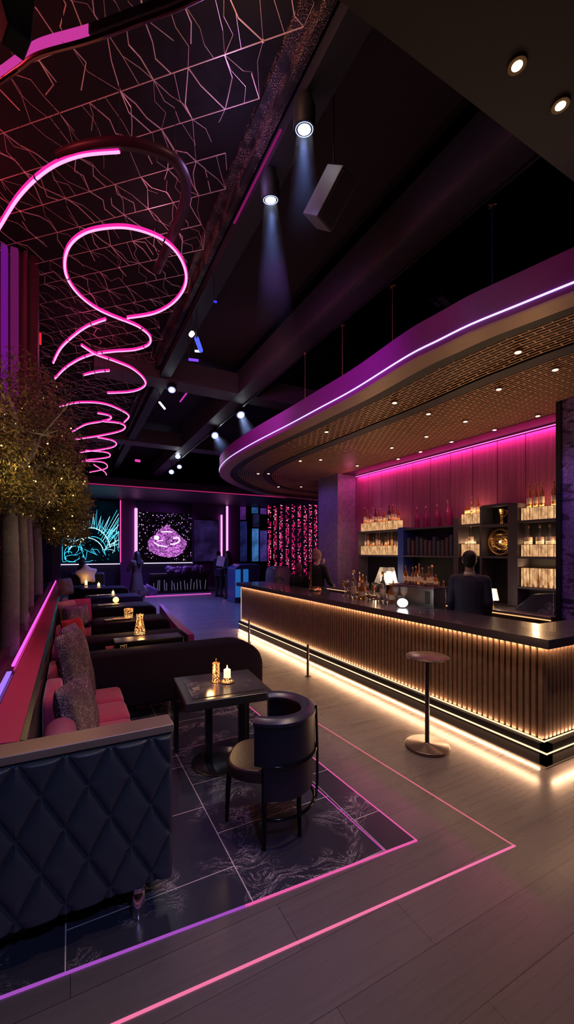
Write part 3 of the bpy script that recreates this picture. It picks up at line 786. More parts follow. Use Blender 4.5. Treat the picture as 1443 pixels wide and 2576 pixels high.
# black marble slab prop
p = (6.0, 3.55, .94)
q = thing('marble_slab', 'tilted black marble slab leaning on the back counter at the right', 'slab', p)
MB().add([(.0,-.38,0),(.0,.34,0),(.0,.05,.26),(.0,-.38,.33),(.06,-.38,0),(.06,.34,0),(.06,.05,.26),(.06,-.38,.33)],[(0,1,2,3),(7,6,5,4),(0,4,5,1),(1,5,6,2),(2,6,7,3),(3,7,4,0)]).build('stone', MARB, q, bevel=.006)
# lit lamp jug and glasses on the back counter
def bk(px, z=.94, X=6.1): v = PX(px, 1400, X); return (X, v.y, z)
p = bk(968)
q = thing('lantern_box', 'bright warm glass lantern box with sloping sides on the back counter', 'lantern', (p[0], p[1], .94))
MB().box(-.14,.14,-.2,.2,0,.18).build('stand', BLKM, q, bevel=.004)
mb = MB(); mb.add([(-.13,-.26,.19),(.13,-.26,.19),(.13,.22,.19),(-.13,.22,.19),(-.08,-.2,.55),(.08,-.2,.55),(.08,.08,.55),(-.08,.08,.55)],[(3,2,1,0),(4,5,6,7),(0,1,5,4),(1,2,6,5),(2,3,7,6),(3,0,4,7)]); mb.build('glass_case', CLR, q)
mb = MB(); mb.lathe([(.06,.20),(.08,.24),(.07,.36),(.03,.42)], 14).lathe([(.04,.20),(.05,.24),(.04,.46)], 14, None, 0, -.13); mb.build('lamp', glow('lantern_lamp', (1,.72,.4), 4), q, True)
light('POINT', 'lantern_glow', (p[0]-.25, p[1], 1.35), 6, (1,.7,.4), .06)
row2 = [(1020,'tall'),(1030,'dark'),(1038,'slim'),(1046,'tall'),(1054,'gold'),(1062,'slim'),(1070,'short'),(1078,'tall'),(1086,'decanter'),(1096,'short'),(908,'gold'),(916,'tall'),(925,'dark'),(1108,'slim'),(1120,'tall')]
# raised tray with bottles in mid back counter
pa = bk(1092); pb = bk(1012)
q = thing('raised_bar_tray', 'raised gold edged tray holding bottles on the back counter', 'tray', (6.1, (pa[1]+pb[1])/2, .94))
hw = abs(pb[1]-pa[1])/2+.1
MB().box(-.11,.11,-hw,hw,.22,.245).build('board', mat('tray_gold', (.5,.32,.16), .3, .8), q, bevel=.004)
for sx in (-.09,.09):
    for sy in (-hw+.05, hw-.05): MB().box(sx-.01,sx+.01,sy-.01,sy+.01,0,.22).build('leg', BRASS, q)
MB().box(-.115,-.11,-hw,hw,.23,.25).build('edge_glow', glow('tray_edge', (1,.6,.3), 1.8), q)
for px, k in row2:
    on = 1008 < px < 1100
    v = bk(px); bottle(k, v[0]+(0 if on else -.05), v[1], .94+.245 if on else .94, 'bottle on the raised tray of the back counter' if on else ('bottle at the left end of the back counter' if px < 1000 else 'bottle on the back counter right of the raised tray'), 'bottles on the raised tray' if on else ('bottles at the left end of the back counter' if px < 1000 else 'bottles right of the raised tray'), 1.15 if on else 1.15)
q = thing('table_lamp', 'white glowing small lamp on the back counter right of the man', 'lamp', bk(1240, .94, 5.95))
MB().lathe([(.04,0),(.04,.01),(.012,.02),(.012,.12)], 14).build('base', BRASS, q, True)
MB().lathe([(.085,.12),(.05,.30),(.045,.30),(.08,.125)], 18).build('lamp_shade', mat('warm_shade', (.8,.75,.7), .6, emis=(1,.8,.6), es=.7), q, True)
light('POINT', 'small_lamp_glow', bk(1240, 1.1, 5.8), 2, (1,.8,.6), .03)
# white globe lamp on the bar top
p = at_counter(1012, 1529)
q = thing('globe_lamp', 'round white globe lamp glowing on the bar top', 'lamp', p)
MB().lathe([(.035,0),(.035,.012),(.02,.014)], 20).build('base', CHROME, q, True)
MB().ball((0,0,.065), (.068,.068,.056), 24, 14).build('globe', glow('globe_white', (1,.97,.92), 4), q, True)
light('POINT', 'globe_glow', p+Vector((0,0,.16)), 1.2, (1,.95,.9), .05)
# glasses along the bar's inner edge
for i in range(15):
    px = 868+i*10.5; y0 = 1492+(px-868)*.155
    v = PX(px, y0, 4.02+.09*(i % 2)); 
    bottle(['goblet','tumbler','slim','tumbler','short','goblet','tumbler'][i % 7], v.x, v.y, CZ, 'clear glassware standing along the inner edge of the bar top left of the globe lamp', 'glassware on the bar top', rb.uniform(1.15,1.6))
t = thing('glass_tray', 'low metal rail tray under the glassware on the bar top', 'tray', (4.06, 5.6, CZ))
# steel ice well / screen on inner counter
p = PX(1040, 1500, 4.5)
q = thing('ice_well', 'brushed steel ice well box standing behind the bar top', 'ice well', (4.35, PX(1040, 1500, 4.3).y, 0))
bpy.data.objects.remove(t)
MB().box(-.12,.12,-.42,.42,0,1.34).build('body', mat('brushed_steel', (.33,.32,.34), .35, .9), q, bevel=.01)
MB().box(-.13,.13,-.43,.43,1.34,1.355).build('rim', CHROME, q, bevel=.004)
MB().box(-.126,-.12,-.36,-.28,1.13,1.30).build('front_plate', mat('plate_dark', (.08,.08,.1), .3, .6), q)
# tap / mixer stand
p = at_counter(768, 1468)
q = thing('gold_bottle_stand', 'gold serving stand with a thin upright rod on the far end of the bar top', 'stand', PX(792, 1466, 4.05)*1)
q.location.z = CZ
MB().lathe([(.12,0),(.13,.02),(.11,.035),(.10,.06),(.11,.075),(.02,.08)], 24).build('bowl', mat('stand_gold', (.8,.55,.3), .25, 1), q, True)
MB().lathe([(.008,.07),(.008,.62),(.016,.63),(.016,.65),(.004,.66)], 8, None, -.08, .02).build('rod', BRASS, q, True)
light('POINT', 'bar_end_warm', (3.9, 8.6, 1.6), 1.0, (1,.6,.35), .05)
# thin sheet rail near globe
p = at_counter(1085, 1540)
q = thing('metal_rack', 'small low wire rack lying on the bar top right of the globe lamp', 'rack', p, .2)
mb = MB()
for k in range(4): mb.tube([(-.1,-.09+k*.06,.03),(.1,-.09+k*.06,.03)], .003, 5)
for sx in (-.1,.1): mb.tube([(sx,-.09,0),(sx,-.09,.03),(sx,.09,.03),(sx,.09,0)], .004, 5)
mb.build('wires', CHROME, q)
# ================================================================ LOUNGE
# planter divider with sloped red top
t = thing('planter_divider', 'long low wall behind the red banquette with a sloped crimson top and neon line', 'low wall', (-.19, 2.29, 0))
YL = 12.2
RED = mat('crimson_lacquer', (.42,.03,.10), .32)
def strip(pts, y0, y1, mb=None):
    mb = mb or MB(); n = len(pts)
    vs = [(x, y0, z) for x, z in pts]+[(x, y1, z) for x, z in pts]
    mb.add(vs, [tuple(range(n)), tuple(reversed(range(n, 2*n)))]+[(i, n+i, n+(i+1) % n, (i+1) % n) for i in range(n)]); return mb
strip([(0,0),(0,.90),(-.02,.915),(-.17,.925),(-.17,0)], 0, YL).build('body', BLKM, t)
strip([(-.022,.916),(-.022,.936),(-.168,.948),(-.168,.928)], 0, YL).build('top_panel', RED, t)
strip([(.006,.90),(.006,.935),(-.02,.94),(-.02,.90)], 0, YL).build('edge_trim', BLK, t)
strip([(-.17,0),(-.17,.952),(-.215,.935),(-.215,0)], 0, YL).build('light_channel', mat('channel_plum', (.08,.02,.06), .3), t)
strip([(-.185,.957),(-.185,.972),(-.205,.972),(-.205,.957)], 1.42, YL).build('pink_light_strip', glow('pink_strip', (1,.06,.5), 2.2), t)
strip([(-.185,.957),(-.185,.966),(-.215,.966),(-.215,.957)], 0.0, 1.25).build('violet_light_strip', glow('violet_strip', (.35,.16,.9), 1.2), t)
strip([(-.215,0),(-.215,.86),(-.30,.87),(-.30,.96),(-.35,.96),(-.35,0)], 0, YL).build('outer_rail', mat('rail_plum', (.07,.02,.05), .3), t)
strip([(-.35,0),(-.35,.86),(-1.2,.86),(-1.2,0)], 0, YL).build('planter_box', BLKM, t)
# quilted sofa end
QY = 2.13
t = thing('quilted_sofa_end', 'large navy diamond quilted sofa end panel with a bronze top edge, nearest the camera', 'sofa end panel', (0, QY, 0))
X0, X1, Z0, Z1 = -1.15, .468, .155, .905
mb = MB(); nx, nz = 324, 150; vs = []; fs = []
def quilt(x, z):
    a = (x+.0205)/.19; b = (z-.904)/.345
    f1 = a+b; f2 = a-b
    d1 = abs(f1-round(f1)); d2 = abs(f2-round(f2))
    d = min(d1, d2)
    h = .026*(1-math.exp(-d*11.0))
    e = min(x-X0, X1-x, z-Z0, Z1-z)
    edge = min(1, max(0, e/.022)); 
    return h*edge-(1-math.sin(edge*PI/2))*.02
for j in range(nz+1):
    for i in range(nx+1):
        x = X0+(X1-X0)*i/nx; z = Z0+(Z1-Z0)*j/nz
        vs.append((x, -quilt(x, z), z))
for j in range(nz):
    for i in range(nx):
        a = j*(nx+1)+i; fs.append((a, a+1, a+nx+2, a+nx+1))
o0 = len(vs)
# back shell
bx = [(X0,.02,Z0),(X1,.02,Z0),(X1,.02,Z1),(X0,.02,Z1),(X0,.13,Z0),(X1,.13,Z0),(X1,.13,Z1),(X0,.13,Z1)]
vs += bx; fs += [(o0,o0+1,o0+5,o0+4),(o0+1,o0+2,o0+6,o0+5),(o0+2,o0+3,o0+7,o0+6),(o0+3,o0,o0+4,o0+7),(o0+4,o0+5,o0+6,o0+7)]
mb.add(vs, fs); mb.build('quilted_cover', NAVY, t, True)
MB().box(X0, X1+.002, -.012, .135, Z1, Z1+.042).build('top_edge', mat('bronze_trim', (.30,.22,.18), .4, .5), t, bevel=.006)
MB().box(X0, X1, .12, .14, Z0, Z1).build('inner_panel', BLKM, t)
for x, y in ((.30,.03),(-1.0,.03)):
    MB().lathe([(.032,0),(.034,.01),(.033,.12),(.028,.125),(.028,.145),(.036,.15),(.036,.16)], 24, None, x, y).build('leg', CHROME, t, True)
# banquette seats
def seat_bay(y0, y1, label, pads, cush, c0=0.):
    t = thing('banquette_seat', label, 'banquette', (-.18, y0, 0))
    Lb = y1-y0
    MB().box(.0,.60,.0,Lb,.12,.33).build('base', mat('seat_base_dark', (.05,.015,.03), .6), t, bevel=.02)
    mb = MB(); n = pads
    w = Lb/n
    for c in range(2):
        for k in range(n):
            x0 = .02+c*.31; 
            mb.add(*pad(x0, x0+.305, k*w+.003, (k+1)*w-.003, .32, .45))
    mb.build('seat_cushion', CRIM, t, True)
    for k in range(cush):
        a = c0+k*(Lb-c0)/cush; b = c0+(k+1)*(Lb-c0)/cush
        mb = MB(); mb.add(*pad(-.0, .13, a+.006, b-.006, .45, .80, .06)); mb.build('back_cushion', CRIM, t, True)
    for x in (.05, .55):
        for y in (.06, Lb-.06): MB().box(x-.02,x+.02,y-.02,y+.02,0,.125).build('leg', BLK, t)
    return t
def pad(x0, x1, y0, y1, z0, z1, r=.035, n=8):
    vs = []; fs = []
    cx, cy, cz = (x0+x1)/2, (y0+y1)/2, (z0+z1)/2; hx, hy, hz = (x1-x0)/2, (y1-y0)/2, (z1-z0)/2
    N = 20; Mm = 10; p = .28
    def sg(v, e): return math.copysign(abs(v)**e, v)
    for i in range(Mm+1):
        ph = -PI/2+PI*i/Mm
        for k in range(N):
            th = 2*PI*k/N+PI/N
            vs.append((cx+hx*sg(math.cos(ph), p)*sg(math.cos(th), p), cy+hy*sg(math.cos(ph), p)*sg(math.sin(th), p), cz+hz*sg(math.sin(ph), .5)))
    for i in range(Mm):
        for k in range(N): fs.append((i*N+k, i*N+(k+1) % N, (i+1)*N+(k+1) % N, (i+1)*N+k))
    fs.append(tuple(reversed(range(N)))); fs.append(tuple(Mm*N+k for k in range(N)))
    return vs, fs
seat_bay(2.29, 4.55, 'red tufted banquette seat nearest the camera, behind the quilted end', 5, 2, 1.0)
seat_bay(4.90, 5.42, 'short red banquette seat between the first and second dark sofa dividers', 1, 1)
seat_bay(5.92, 6.72, 'red banquette seat under the red pillow, beyond the second dark divider', 4, 1)
seat_bay(7.45, 8.58, 'red banquette seat beyond the third dark divider', 5, 1)
seat_bay(9.45, 10.55, 'farthest visible red banquette seat near the lit candles', 4, 1)
# dark upholstered dividers
def divider(name, label, x0, x1, y0, y1, z1, r, zb=.16, m=PLUMV, cat='sofa', legs=True, r2=None):
    t = thing(name, label, cat, (x0, y0, 0)); w = x1-x0; dp = y1-y0
    poly = [(0, zb), (w-.03, zb)]
    for k in range(3): a = -PI/2+k*PI/4; poly.append((w-.03+.03*math.cos(a), zb+.03+.03*math.sin(a)))
    for k in range(9): a = k*PI/16; poly.append((w-r+r*math.cos(a), z1-r*.8+r*.8*math.sin(a)))
    rr = r2 or .12
    for k in range(7): a = PI/2+k*PI/12; poly.append((rr+rr*math.cos(a), z1-rr*.5+rr*.5*math.sin(a)))
    n = len(poly); mb = MB()
    # rounded in depth: several slices
    sl = [(0,.035),(.012,.012),(.04,0),(dp-.04,0),(dp-.012,.012),(dp,.035)]
    cx = w/2; cz = (zb+z1)/2
    vs = []
    for (yy, ins) in sl:
        for (x, z) in poly: vs.append((x-math.copysign(min(ins, abs(x-cx)), x-cx), yy, z-math.copysign(ins, z-cz)))
    fs = [tuple(range(n))]+[tuple(reversed(range((len(sl)-1)*n, len(sl)*n)))]
    for s_ in range(len(sl)-1):
        for i in range(n): j = (i+1) % n; fs.append((s_*n+i, (s_+1)*n+i, (s_+1)*n+j, s_*n+j))
    mb.add(vs, fs).build('body', m, t, True)
    if legs:
        for x in (.12, w*.5, w-.25):
            for y in (.07, dp-.07): MB().lathe([(.018,0),(.02,.01),(.016,zb+.01)], 12, None, x, y).build('leg', CHROME, t, True)
    return t
divider('booth_sofa', 'wide dark plum sofa with a curved back behind the square table', -.16, 2.12, 4.6, 4.88, .765, .42)
divider('booth_sofa', 'second dark plum upholstered sofa block, right behind the wide curved one', -.16, 1.42, 5.45, 5.88, .75, .12)
divider('booth_sofa', 'third dark upholstered sofa block, below the square amber lantern', .3, 1.44, 6.75, 7.4, .745, .10)
divider('booth_sofa', 'fourth dark upholstered sofa block, below the round amber candle', .3, 1.56, 8.62, 9.4, .745, .14)
divider('booth_sofa', 'fifth dark upholstered sofa block, farther down the lounge', .3, 1.6, 10.6, 11.4, .745, .14)
divider('booth_sofa', 'farthest dark upholstered sofa block, below the star shaped pillow', .2, 1.5, 12.7, 13.4, .8, .14)
# purple platform edges right of the far sofas
o = MB().prism([(1.46,5.95),(1.60,5.9),(1.70,7.6),(1.86,9.6),(1.80,9.6),(1.60,7.6)], 0, .62).build('low_partition', mat('purple_partition', (.38,.035,.36), .5)); tag(o, 'low purple curving partition at the walkway side of the dark sofa blocks', 'partition')
# black menu box with square emblem
p = PZ(375, 1625, .75)
q = thing('black_box_table', 'black box side table with a small gold square emblem', 'side table', (PY(288, 1600, 5.05).x, 5.05, 0))
bw = PY(462, 1600, 5.05).x-PY(288, 1600, 5.05).x
MB().box(0,bw,0,.28,.02,.785).build('box', BLK, q, bevel=.012)
MB().box(.02,bw-.02,.02,.26,0,.02).build('foot', BLKM, q)
mb = MB()
ex, ez, s_ = .06, .745, .045
mb.tube([(ex,-.003,ez),(ex+.07,-.003,ez+.006),(ex+.065,-.003,ez-.045),(ex+.012,-.003,ez-.035)], .003, 5, True)
mb.tube([(ex+.02,-.003,ez-.012),(ex+.05,-.003,ez-.010),(ex+.045,-.003,ez-.028)], .002, 5)
mb.build('emblem', mat('emblem_gold', (.9,.6,.35), .3, 1, emis=(1,.6,.3), es=.35), q)

# square table
t = thing('square_table', 'square black table with a dark marble top and two posts on a round base', 'table', (1.155, 3.40, 0), math.radians(-5))
MB().lathe([(.25,0),(.25,.012),(.24,.02),(.05,.024)], 40).build('base', BLK, t, True)
for x in (-.105, .19):
    MB().box(x-.028,x+.028,-.03,.03,.018,.62).build('post', BLK, t, bevel=.004)
MB().box(-.36,.36,-.35,.35,.605,.68).build('table_top', mat('table_edge_gunmetal', (.05,.048,.055), .25, .5), t, bevel=.016, segs=3)
MB().box(-.29,.30,-.28,.29,.675,.684).build('marble_inset', MARB2, t)
MB().box(-.355,-.315,.30,.34,0,.61).build('leg', BLK, t)
MB().box(.315,.355,.30,.34,0,.61).build('leg', BLK, t)
# candles on it
def perf(name, es=3.2, sc=70):
    m, nt, out = nodes(name); g = NT(nt); c = g.coord()
    v = g.n('ShaderNodeTexVoronoi'); v.inputs['Scale'].default_value = sc; g.l(c, v.inputs['Vector'])
    f = g.ramp(v.outputs['Distance'], [(.30, 1.), (.48, 0.)])
    e = g.n('ShaderNodeEmission'); e.inputs[0].default_value = (1,.5,.18,1); g.l(g.math('MULTIPLY', g.math('MULTIPLY', f, g.ramp(g.noise(c, 9, 2), [(.35,.25),(.6,1.)])), es), e.inputs[1])
    b = g.n('ShaderNodeBsdfPrincipled'); setb(b, Roughness=.35, Metallic=.8); b.inputs['Base Color'].default_value = (.35,.16,.07,1)
    a = g.n('ShaderNodeAddShader'); g.l(e.outputs[0], a.inputs[0]); g.l(b.outputs[0], a.inputs[1]); g.l(a.outputs[0], out.inputs[0]); return m
PERF = perf('pierced_amber_metal'); WAX = mat('lit_wax', (.9,.7,.5), .5, emis=(1,.72,.36), es=1.6)
def candle(loc, label, r=.032, h=.09, cup=True, e=3.):
    q = thing('lit_candle', label, 'candle', loc)
    if cup: MB().lathe([(r*1.1,0),(r*1.6,.004),(r*1.5,.008),(r*1.1,.02),(r*1.15,h*.45),(r*1.1,h*.45),(r*1.02,.02),(.001,.018)], 20).build('holder', PERF, q, True)
    MB().lathe([(r,.02),(r,.02+h),(r*.9,.02+h+.002),(.001,.018+h)], 20).build('wax', WAX, q, True)
    MB().lathe([(.002,.02+h),(.008,.03+h),(.006,.042+h),(.001,.06+h)], 8).build('flame', GOLDG, q, True)
    light('POINT', 'candle_glow', Vector(loc)+Vector((0,0,h+.13)), e, (1,.58,.24), .03)
    return q
pt = PZ(571, 1716, .684)
q = thing('candle_tray', 'small round tray holding the white candle on the square table', 'tray', pt)
MB().lathe([(.06,0),(.068,.008),(.064,.009),(.055,.004),(.001,.004)], 24).build('dish', mat('tray_bronze', (.5,.35,.2), .25, .9), q, True)
candle(pt+Vector((0,0,.006)), 'white lit candle in a low gold cup on the square table', .03, .085, True, 4)
p = PZ(543, 1714, .684)
q = thing('pierced_lantern', 'tall cylindrical pierced gold lantern on the square table', 'lantern', p)
MB().lathe([(.034,0),(.036,.005),(.031,.012),(.031,.155),(.034,.162),(.028,.166),(.026,.155),(.001,.15)], 20).build('cylinder', PERF, q, True)
MB().lathe([(.004,.15),(.003,.19),(.006,.195),(.001,.205)], 8).build('finial', BRASS, q, True)
MB().lathe([(.05,0),(.055,.004),(.001,.004)], 20).build('saucer', BRASS, q, True)
light('POINT', 'lantern_glow', p+Vector((-.06,-.03,.1)), 1.0, (1,.55,.22), .03)
# vase lantern on the second sofa block etc.
def tray(loc, label, w=.2):
    q = thing('serving_tray', label, 'tray', loc, .2)
    MB().box(-w,w,-.07,.07,.02,.03).build('board', mat('tray_gold2', (.7,.5,.3), .3, .8), q, bevel=.003)
    for x in (-w+.02, w-.02): MB().box(x-.008,x+.008,-.06,.06,0,.02).build('foot', BRASS, q)
    MB().box(-.08,.04,-.05,.04,.03,.036).build('napkin', mat('cream_paper', (.8,.7,.55), .7), q)
p = Vector((.80, 5.60, .75))
q = thing('vase_lantern', 'tall waisted pierced amber lantern, nearest of those on the dark sofas', 'lantern', p)
MB().lathe([(.062,0),(.070,.01),(.064,.06),(.044,.18),(.038,.22),(.048,.265),(.044,.266),(.034,.22),(.001,.2)], 22).build('body', PERF, q, True)
light('POINT', 'lantern_glow', p+Vector((0,-.12,.16)), 1.2, (1,.5,.2), .04)
p = Vector((.84, 7.10, .745))
q = thing('square_lantern', 'short wide pierced amber lantern on the third dark sofa block', 'lantern', p)
MB().lathe([(.062,0),(.066,.008),(.072,.15),(.066,.155),(.060,.01),(.001,.008)], 14).build('body', PERF, q, True)
MB().lathe([(.02,.01),(.022,.07),(.001,.09)], 10).build('flame', GOLDG, q, True)
light('POINT', 'lantern_glow', p+Vector((0,-.1,.2)), 2.5, (1,.55,.22), .04)
tray((.66, 6.93, .745), 'small gold tray in front of the wide pierced lantern')
def globe_candle(loc, label, r=.05, e=2.5):
    q = thing('globe_candle', label, 'candle', loc)
    MB().lathe([(.04,0),(.045,.01),(.015,.02),(.015,.03)], 14).build('foot', BRASS, q, True)
    MB().ball((0,0,.03+r), r, 16, 10).build('glass_globe', mat('glowing_amber_glass', (.9,.5,.15), .3, emis=(1,.55,.15), es=2.8), q, True)
    light('POINT', 'candle_glow', Vector(loc)+Vector((0,-.05,.2)), e, (1,.58,.24), .04)
globe_candle((.83, 9.1, .745), 'round glowing amber candle globe on the fourth dark sofa block', .06)
tray((.68, 8.9, .745), 'small gold tray beside the round candle globe')
candle((.93, 10.9, .745), 'lit candle on the fifth dark sofa block', .03, .08, True, 1.5)
tray((.70, 10.95, .745), 'wide gold tray beside the candle on the fifth sofa block', .3)
candle((.72, 12.9, .80), 'lit candle on the farthest sofa block, right one', .035, .10, True, 1.)
candle((.40, 13.1, .80), 'tallest lit candle on the farthest sofa block, left one', .035, .17, True, .8)

# pillows
def pillow_mb(w, h, th, n=18, wob=0):
    mb = MB(); vs = []; fs = []
    for s_ in (1, -1):
        for j in range(n+1):
            for i in range(n+1):
                a = 2*i/n-1; b = 2*j/n-1
                d = (max(0, 1-a**4))**.5*(max(0, 1-b**4))**.5
                pin = 1-.09*(abs(a)**2)*(1-abs(b)**2)-.0; pin2 = 1-.09*(abs(b)**2)*(1-abs(a)**2)
                wr = wob*math.sin(5*a+3*b)*math.cos(4*b-a)*d
                vs.append((a*w/2*pin2, s_*(th/2*d+wr), b*h/2*pin))
    m2 = (n+1)**2
    for j in range(n):
        for i in range(n):
            q = j*(n+1)+i; fs.append((q+1, q, q+n+1, q+n+2)); fs.append((m2+q, m2+q+1, m2+q+n+2, m2+q+n+1))
    rim = [i for i in range(n+1)]+[j*(n+1)+n for j in range(1, n+1)]+[n*(n+1)+i for i in range(n-1, -1, -1)]+[j*(n+1) for j in range(n-1, 0, -1)]
    for k in range(len(rim)): a, b = rim[k], rim[(k+1) % len(rim)]; fs.append((a, b, m2+b, m2+a))
    return mb.add(vs, fs)
def sparkle(name, base, dot, sc=110, dens=.45):
    m, nt, out = nodes(name); g = NT(nt); c = g.coord(); b = g.n('ShaderNodeBsdfPrincipled')
    v = g.n('ShaderNodeTexVoronoi'); v.inputs['Scale'].default_value = sc; g.l(c, v.inputs['Vector'])
    msk = g.ramp(g.noise(c, 6, 4, .6, 1.5), [(dens-.04, .15), (dens+.1, 1.)])
    f = g.math('MULTIPLY', g.ramp(v.outputs['Distance'], [(.25, 1.), (.45, 0.)]), msk)
    g.l(g.mix(f, base, dot), b.inputs['Base Color']); setb(b, Roughness=.5); g.l(g.bump(v.outputs['Distance'], .4, .004), b.inputs['Normal'])
    g.l(b.outputs[0], out.inputs[0]); return m
SPK = sparkle('grey_sequin_fabric', (.045,.025,.045), (.6,.42,.55)); SPV = sparkle('violet_sequin', (.10,.05,.16), (.7,.55,.9), 90)
def pillow(loc, w, h, th, rz, tilt, m, label, wob=.006, roll=0):
    o = pillow_mb(w, h, th, 18, wob).build('throw_pillow', m, None, True)
    o.location = loc; o.rotation_euler = (tilt, roll, rz); tag(o, label, 'pillow'); return o
# rz: pillow normal along +X when rz = 90deg
pillow((.05, 3.38, .655), .44, .46, .16, math.radians(65), math.radians(-14), SPK, 'dark grey sequined pillow leaning nearest on the red banquette')
pillow((.045, 4.02, .80), .42, .66, .16, math.radians(62), math.radians(-12), SPK, 'tall grey sequined pillow standing upright behind the nearest one')
pillow((.02, 4.40, .85), .34, .56, .14, math.radians(70), math.radians(-8), SPV, 'rear violet grey sequined pillow peeking above the tall one')
o = MB().lathe([(.02,-.24),(.075,-.235),(.098,-.2),(.1,0),(.098,.2),(.075,.235),(.02,.24)], 28).build('bolster_pillow', mat('mauve_satin', (.28,.09,.17), .45, bump=.2, vs=14), None, True)
o.rotation_euler = (math.radians(90), 0, 0); o.location = (-.06, 2.98, .60); tag(o, 'mauve satin bolster pillow against the red banquette back beside the quilted end', 'pillow')
pillow((.05, 6.2, .72), .36, .42, .14, math.radians(50), math.radians(-18), mat('scarlet_pillow', (.45,.02,.03), .6, bump=.3), 'scarlet pillow leaning on the banquette beyond the second sofa')
pillow((-.0, 5.98, .62), .36, .34, .14, math.radians(80), math.radians(-25), mat('rose_pillow', (.35,.06,.14), .7), 'dull rose pillow lying left of the scarlet one')
pillow((.09, 7.35, .78), .42, .38, .15, math.radians(30), math.radians(-15), SPV, 'violet patterned sequin pillow in the middle of the banquette')
pillow((-.02, 7.5, .82), .42, .44, .15, math.radians(55), math.radians(-12), mat('beige_rose_pillow', (.5,.30,.33), .75, bump=.3), 'pale dusty rose pillow behind the violet patterned one')
pillow((.13, 7.65, .84), .4, .4, .15, math.radians(20), math.radians(-12), mat('magenta_pillow', (.4,.05,.2), .7), 'magenta pillow with a raised corner behind the violet patterned one')
pillow((.50, 5.2, .62), .26, .22, .1, math.radians(10), math.radians(-30), mat('salmon_pillow', (.5,.12,.14), .7), 'small salmon pillow beside the black box table')
pillow((-.1, 11.0, 1.0), .5, .4, .18, math.radians(60), math.radians(-10), mat('taupe_pillow', (.22,.13,.13), .7), 'taupe round pillow at the far end of the banquette')
# star pillow
star = MB(); pts = []
for k in range(10):
    r = .56 if k % 2 == 0 else .22; a = PI/2+k*PI/5+.12; pts.append((r*math.cos(a), r*math.sin(a)))
cs = [(0, -.09, 0)]+[(x, 0, z) for x, z in pts]+[(0, .09, 0)]
mid = []
star.add(cs, [(0, 1+(k+1) % 10, 1+k) for k in range(10)]+[(11, 1+k, 1+(k+1) % 10) for k in range(10)])
o = star.build('star_pillow', mat('cream_plush', (.55,.42,.36), .8, bump=.4), None, True)
sm = o.modifiers.new('s', 'SUBSURF'); sm.levels = 2; sm.render_levels = 2
o.location = (.42, 13.3, 1.17); o.rotation_euler = (math.radians(-10), 0, .2); tag(o, 'cream star shaped pillow standing below the cyan screen', 'pillow')
q = thing('lounge_chair', 'dark lounge chair back holding the star shaped pillow', 'chair', (.45, 13.55, 0))
MB().box(-.5,.5,-.05,.5,.1,.82).build('seat', BLKM, q, bevel=.06); MB().box(-.5,.5,.2,.5,.7,1.2).build('backrest', BLKM, q, bevel=.08)
for x in (-.4,.4): MB().box(x-.03,x+.03,.1,.16,0,.12).build('leg', BLK, q)

# ---- barrel armchair
t = thing('armchair', 'dark navy barrel back armchair with a black metal frame standing by the square table', 'armchair', (1.19, 2.47, 0), math.radians(56))
NV2 = mat('navy_black_leather', (.009,.012,.024), .38, bump=.1, vs=30); BRSEAT = mat('espresso_leather', (.030,.016,.015), .4, bump=.1)
def arc_shell(r0, r1, z0, z1, a0, a1, n=40, cy=-.02, rnd=.0, sy=1.0, zf=None):
    mb = MB(); vs = []; fs = []
    prof = [(r0, z0), (r1, z0), (r1, z1-rnd), ((r1*3+r0)/4, z1-rnd*.25), ((r0+r1)/2, z1), ((r1+3*r0)/4, z1-rnd*.25), (r0, z1-rnd)]
    P = len(prof)
    for i in range(n+1):
        a = a0+(a1-a0)*i/n
        for r, z in prof:
            zz = z if zf is None else zf(a, z)
            vs.append((r*math.cos(a), cy+r*math.sin(a)*sy, zz))
    for i in range(n):
        for k in range(P): k2 = (k+1) % P; fs.append((i*P+k, (i+1)*P+k, (i+1)*P+k2, i*P+k2))
    fs.append(tuple(range(P))); fs.append(tuple(reversed(range(n*P, n*P+P))))
    return mb.add(vs, fs)
A0, A1 = math.radians(-198), math.radians(18)
bk_ = arc_shell(.205, .275, .52, .775, A0, A1).build('backrest', NV2, t, True)
arc_shell(.185, .282, .765, .815, A0-.02, A1+.02, rnd=.03).build('top_rim', mat('navy_rim_leather', (.020,.019,.036), .33), bk_, True)
arc_shell(.225, .262, .305, .525, math.radians(-186), math.radians(5)).build('lower_shell', NV2, t, True)
mb = MB(); cp = []
for k in range(32):
    a = 2*PI*k/32; x = .235*math.copysign(abs(math.cos(a))**.75, math.cos(a)); y = .04+.245*math.copysign(abs(math.sin(a))**.75, math.sin(a)); cp.append((x, y))
mb.prism(cp, .39, .475); mb.build('seat', BRSEAT, t, bevel=.022, segs=4)
FRM = mat('black_gloss_metal', (.012,.011,.013), .16, .6)
mb = MB()
ra = lambda a, z, r=.288: (r*math.cos(a), -.02+r*math.sin(a), z)
mb.tube([ra(A0+(A1-A0)*k/40, .525, .281) for k in range(5, 36)], .009, 8)
mb.build('upper_rail', FRM, t, True); mb = MB()
mb.tube([ra(A0+(A1-A0)*k/40, .20, .27) for k in range(2, 39)], .011, 8)
mb.build('foot_rail', FRM, t, True)
TT = Matrix.Rotation(-math.radians(56), 3, 'Z')
def lw(x, y): v = TT @ Vector((x-1.19, y-2.47, 0)); return v.x, v.y
for (x, y), top in (((.935,2.63),.44),((1.045,2.265),.56),((1.30,2.27),.53),((1.24,2.70),.5)):
    a, b = lw(x, y); k = .9
    MB().tube([(a, b, 0), (a*.97, b*.97, top*.5), (a*k, b*k, top)], [.012, .017, .019], 12).build('leg', FRM, t, True)
a, b = lw(1.43, 2.33)
an = math.atan2(b+.02, a)
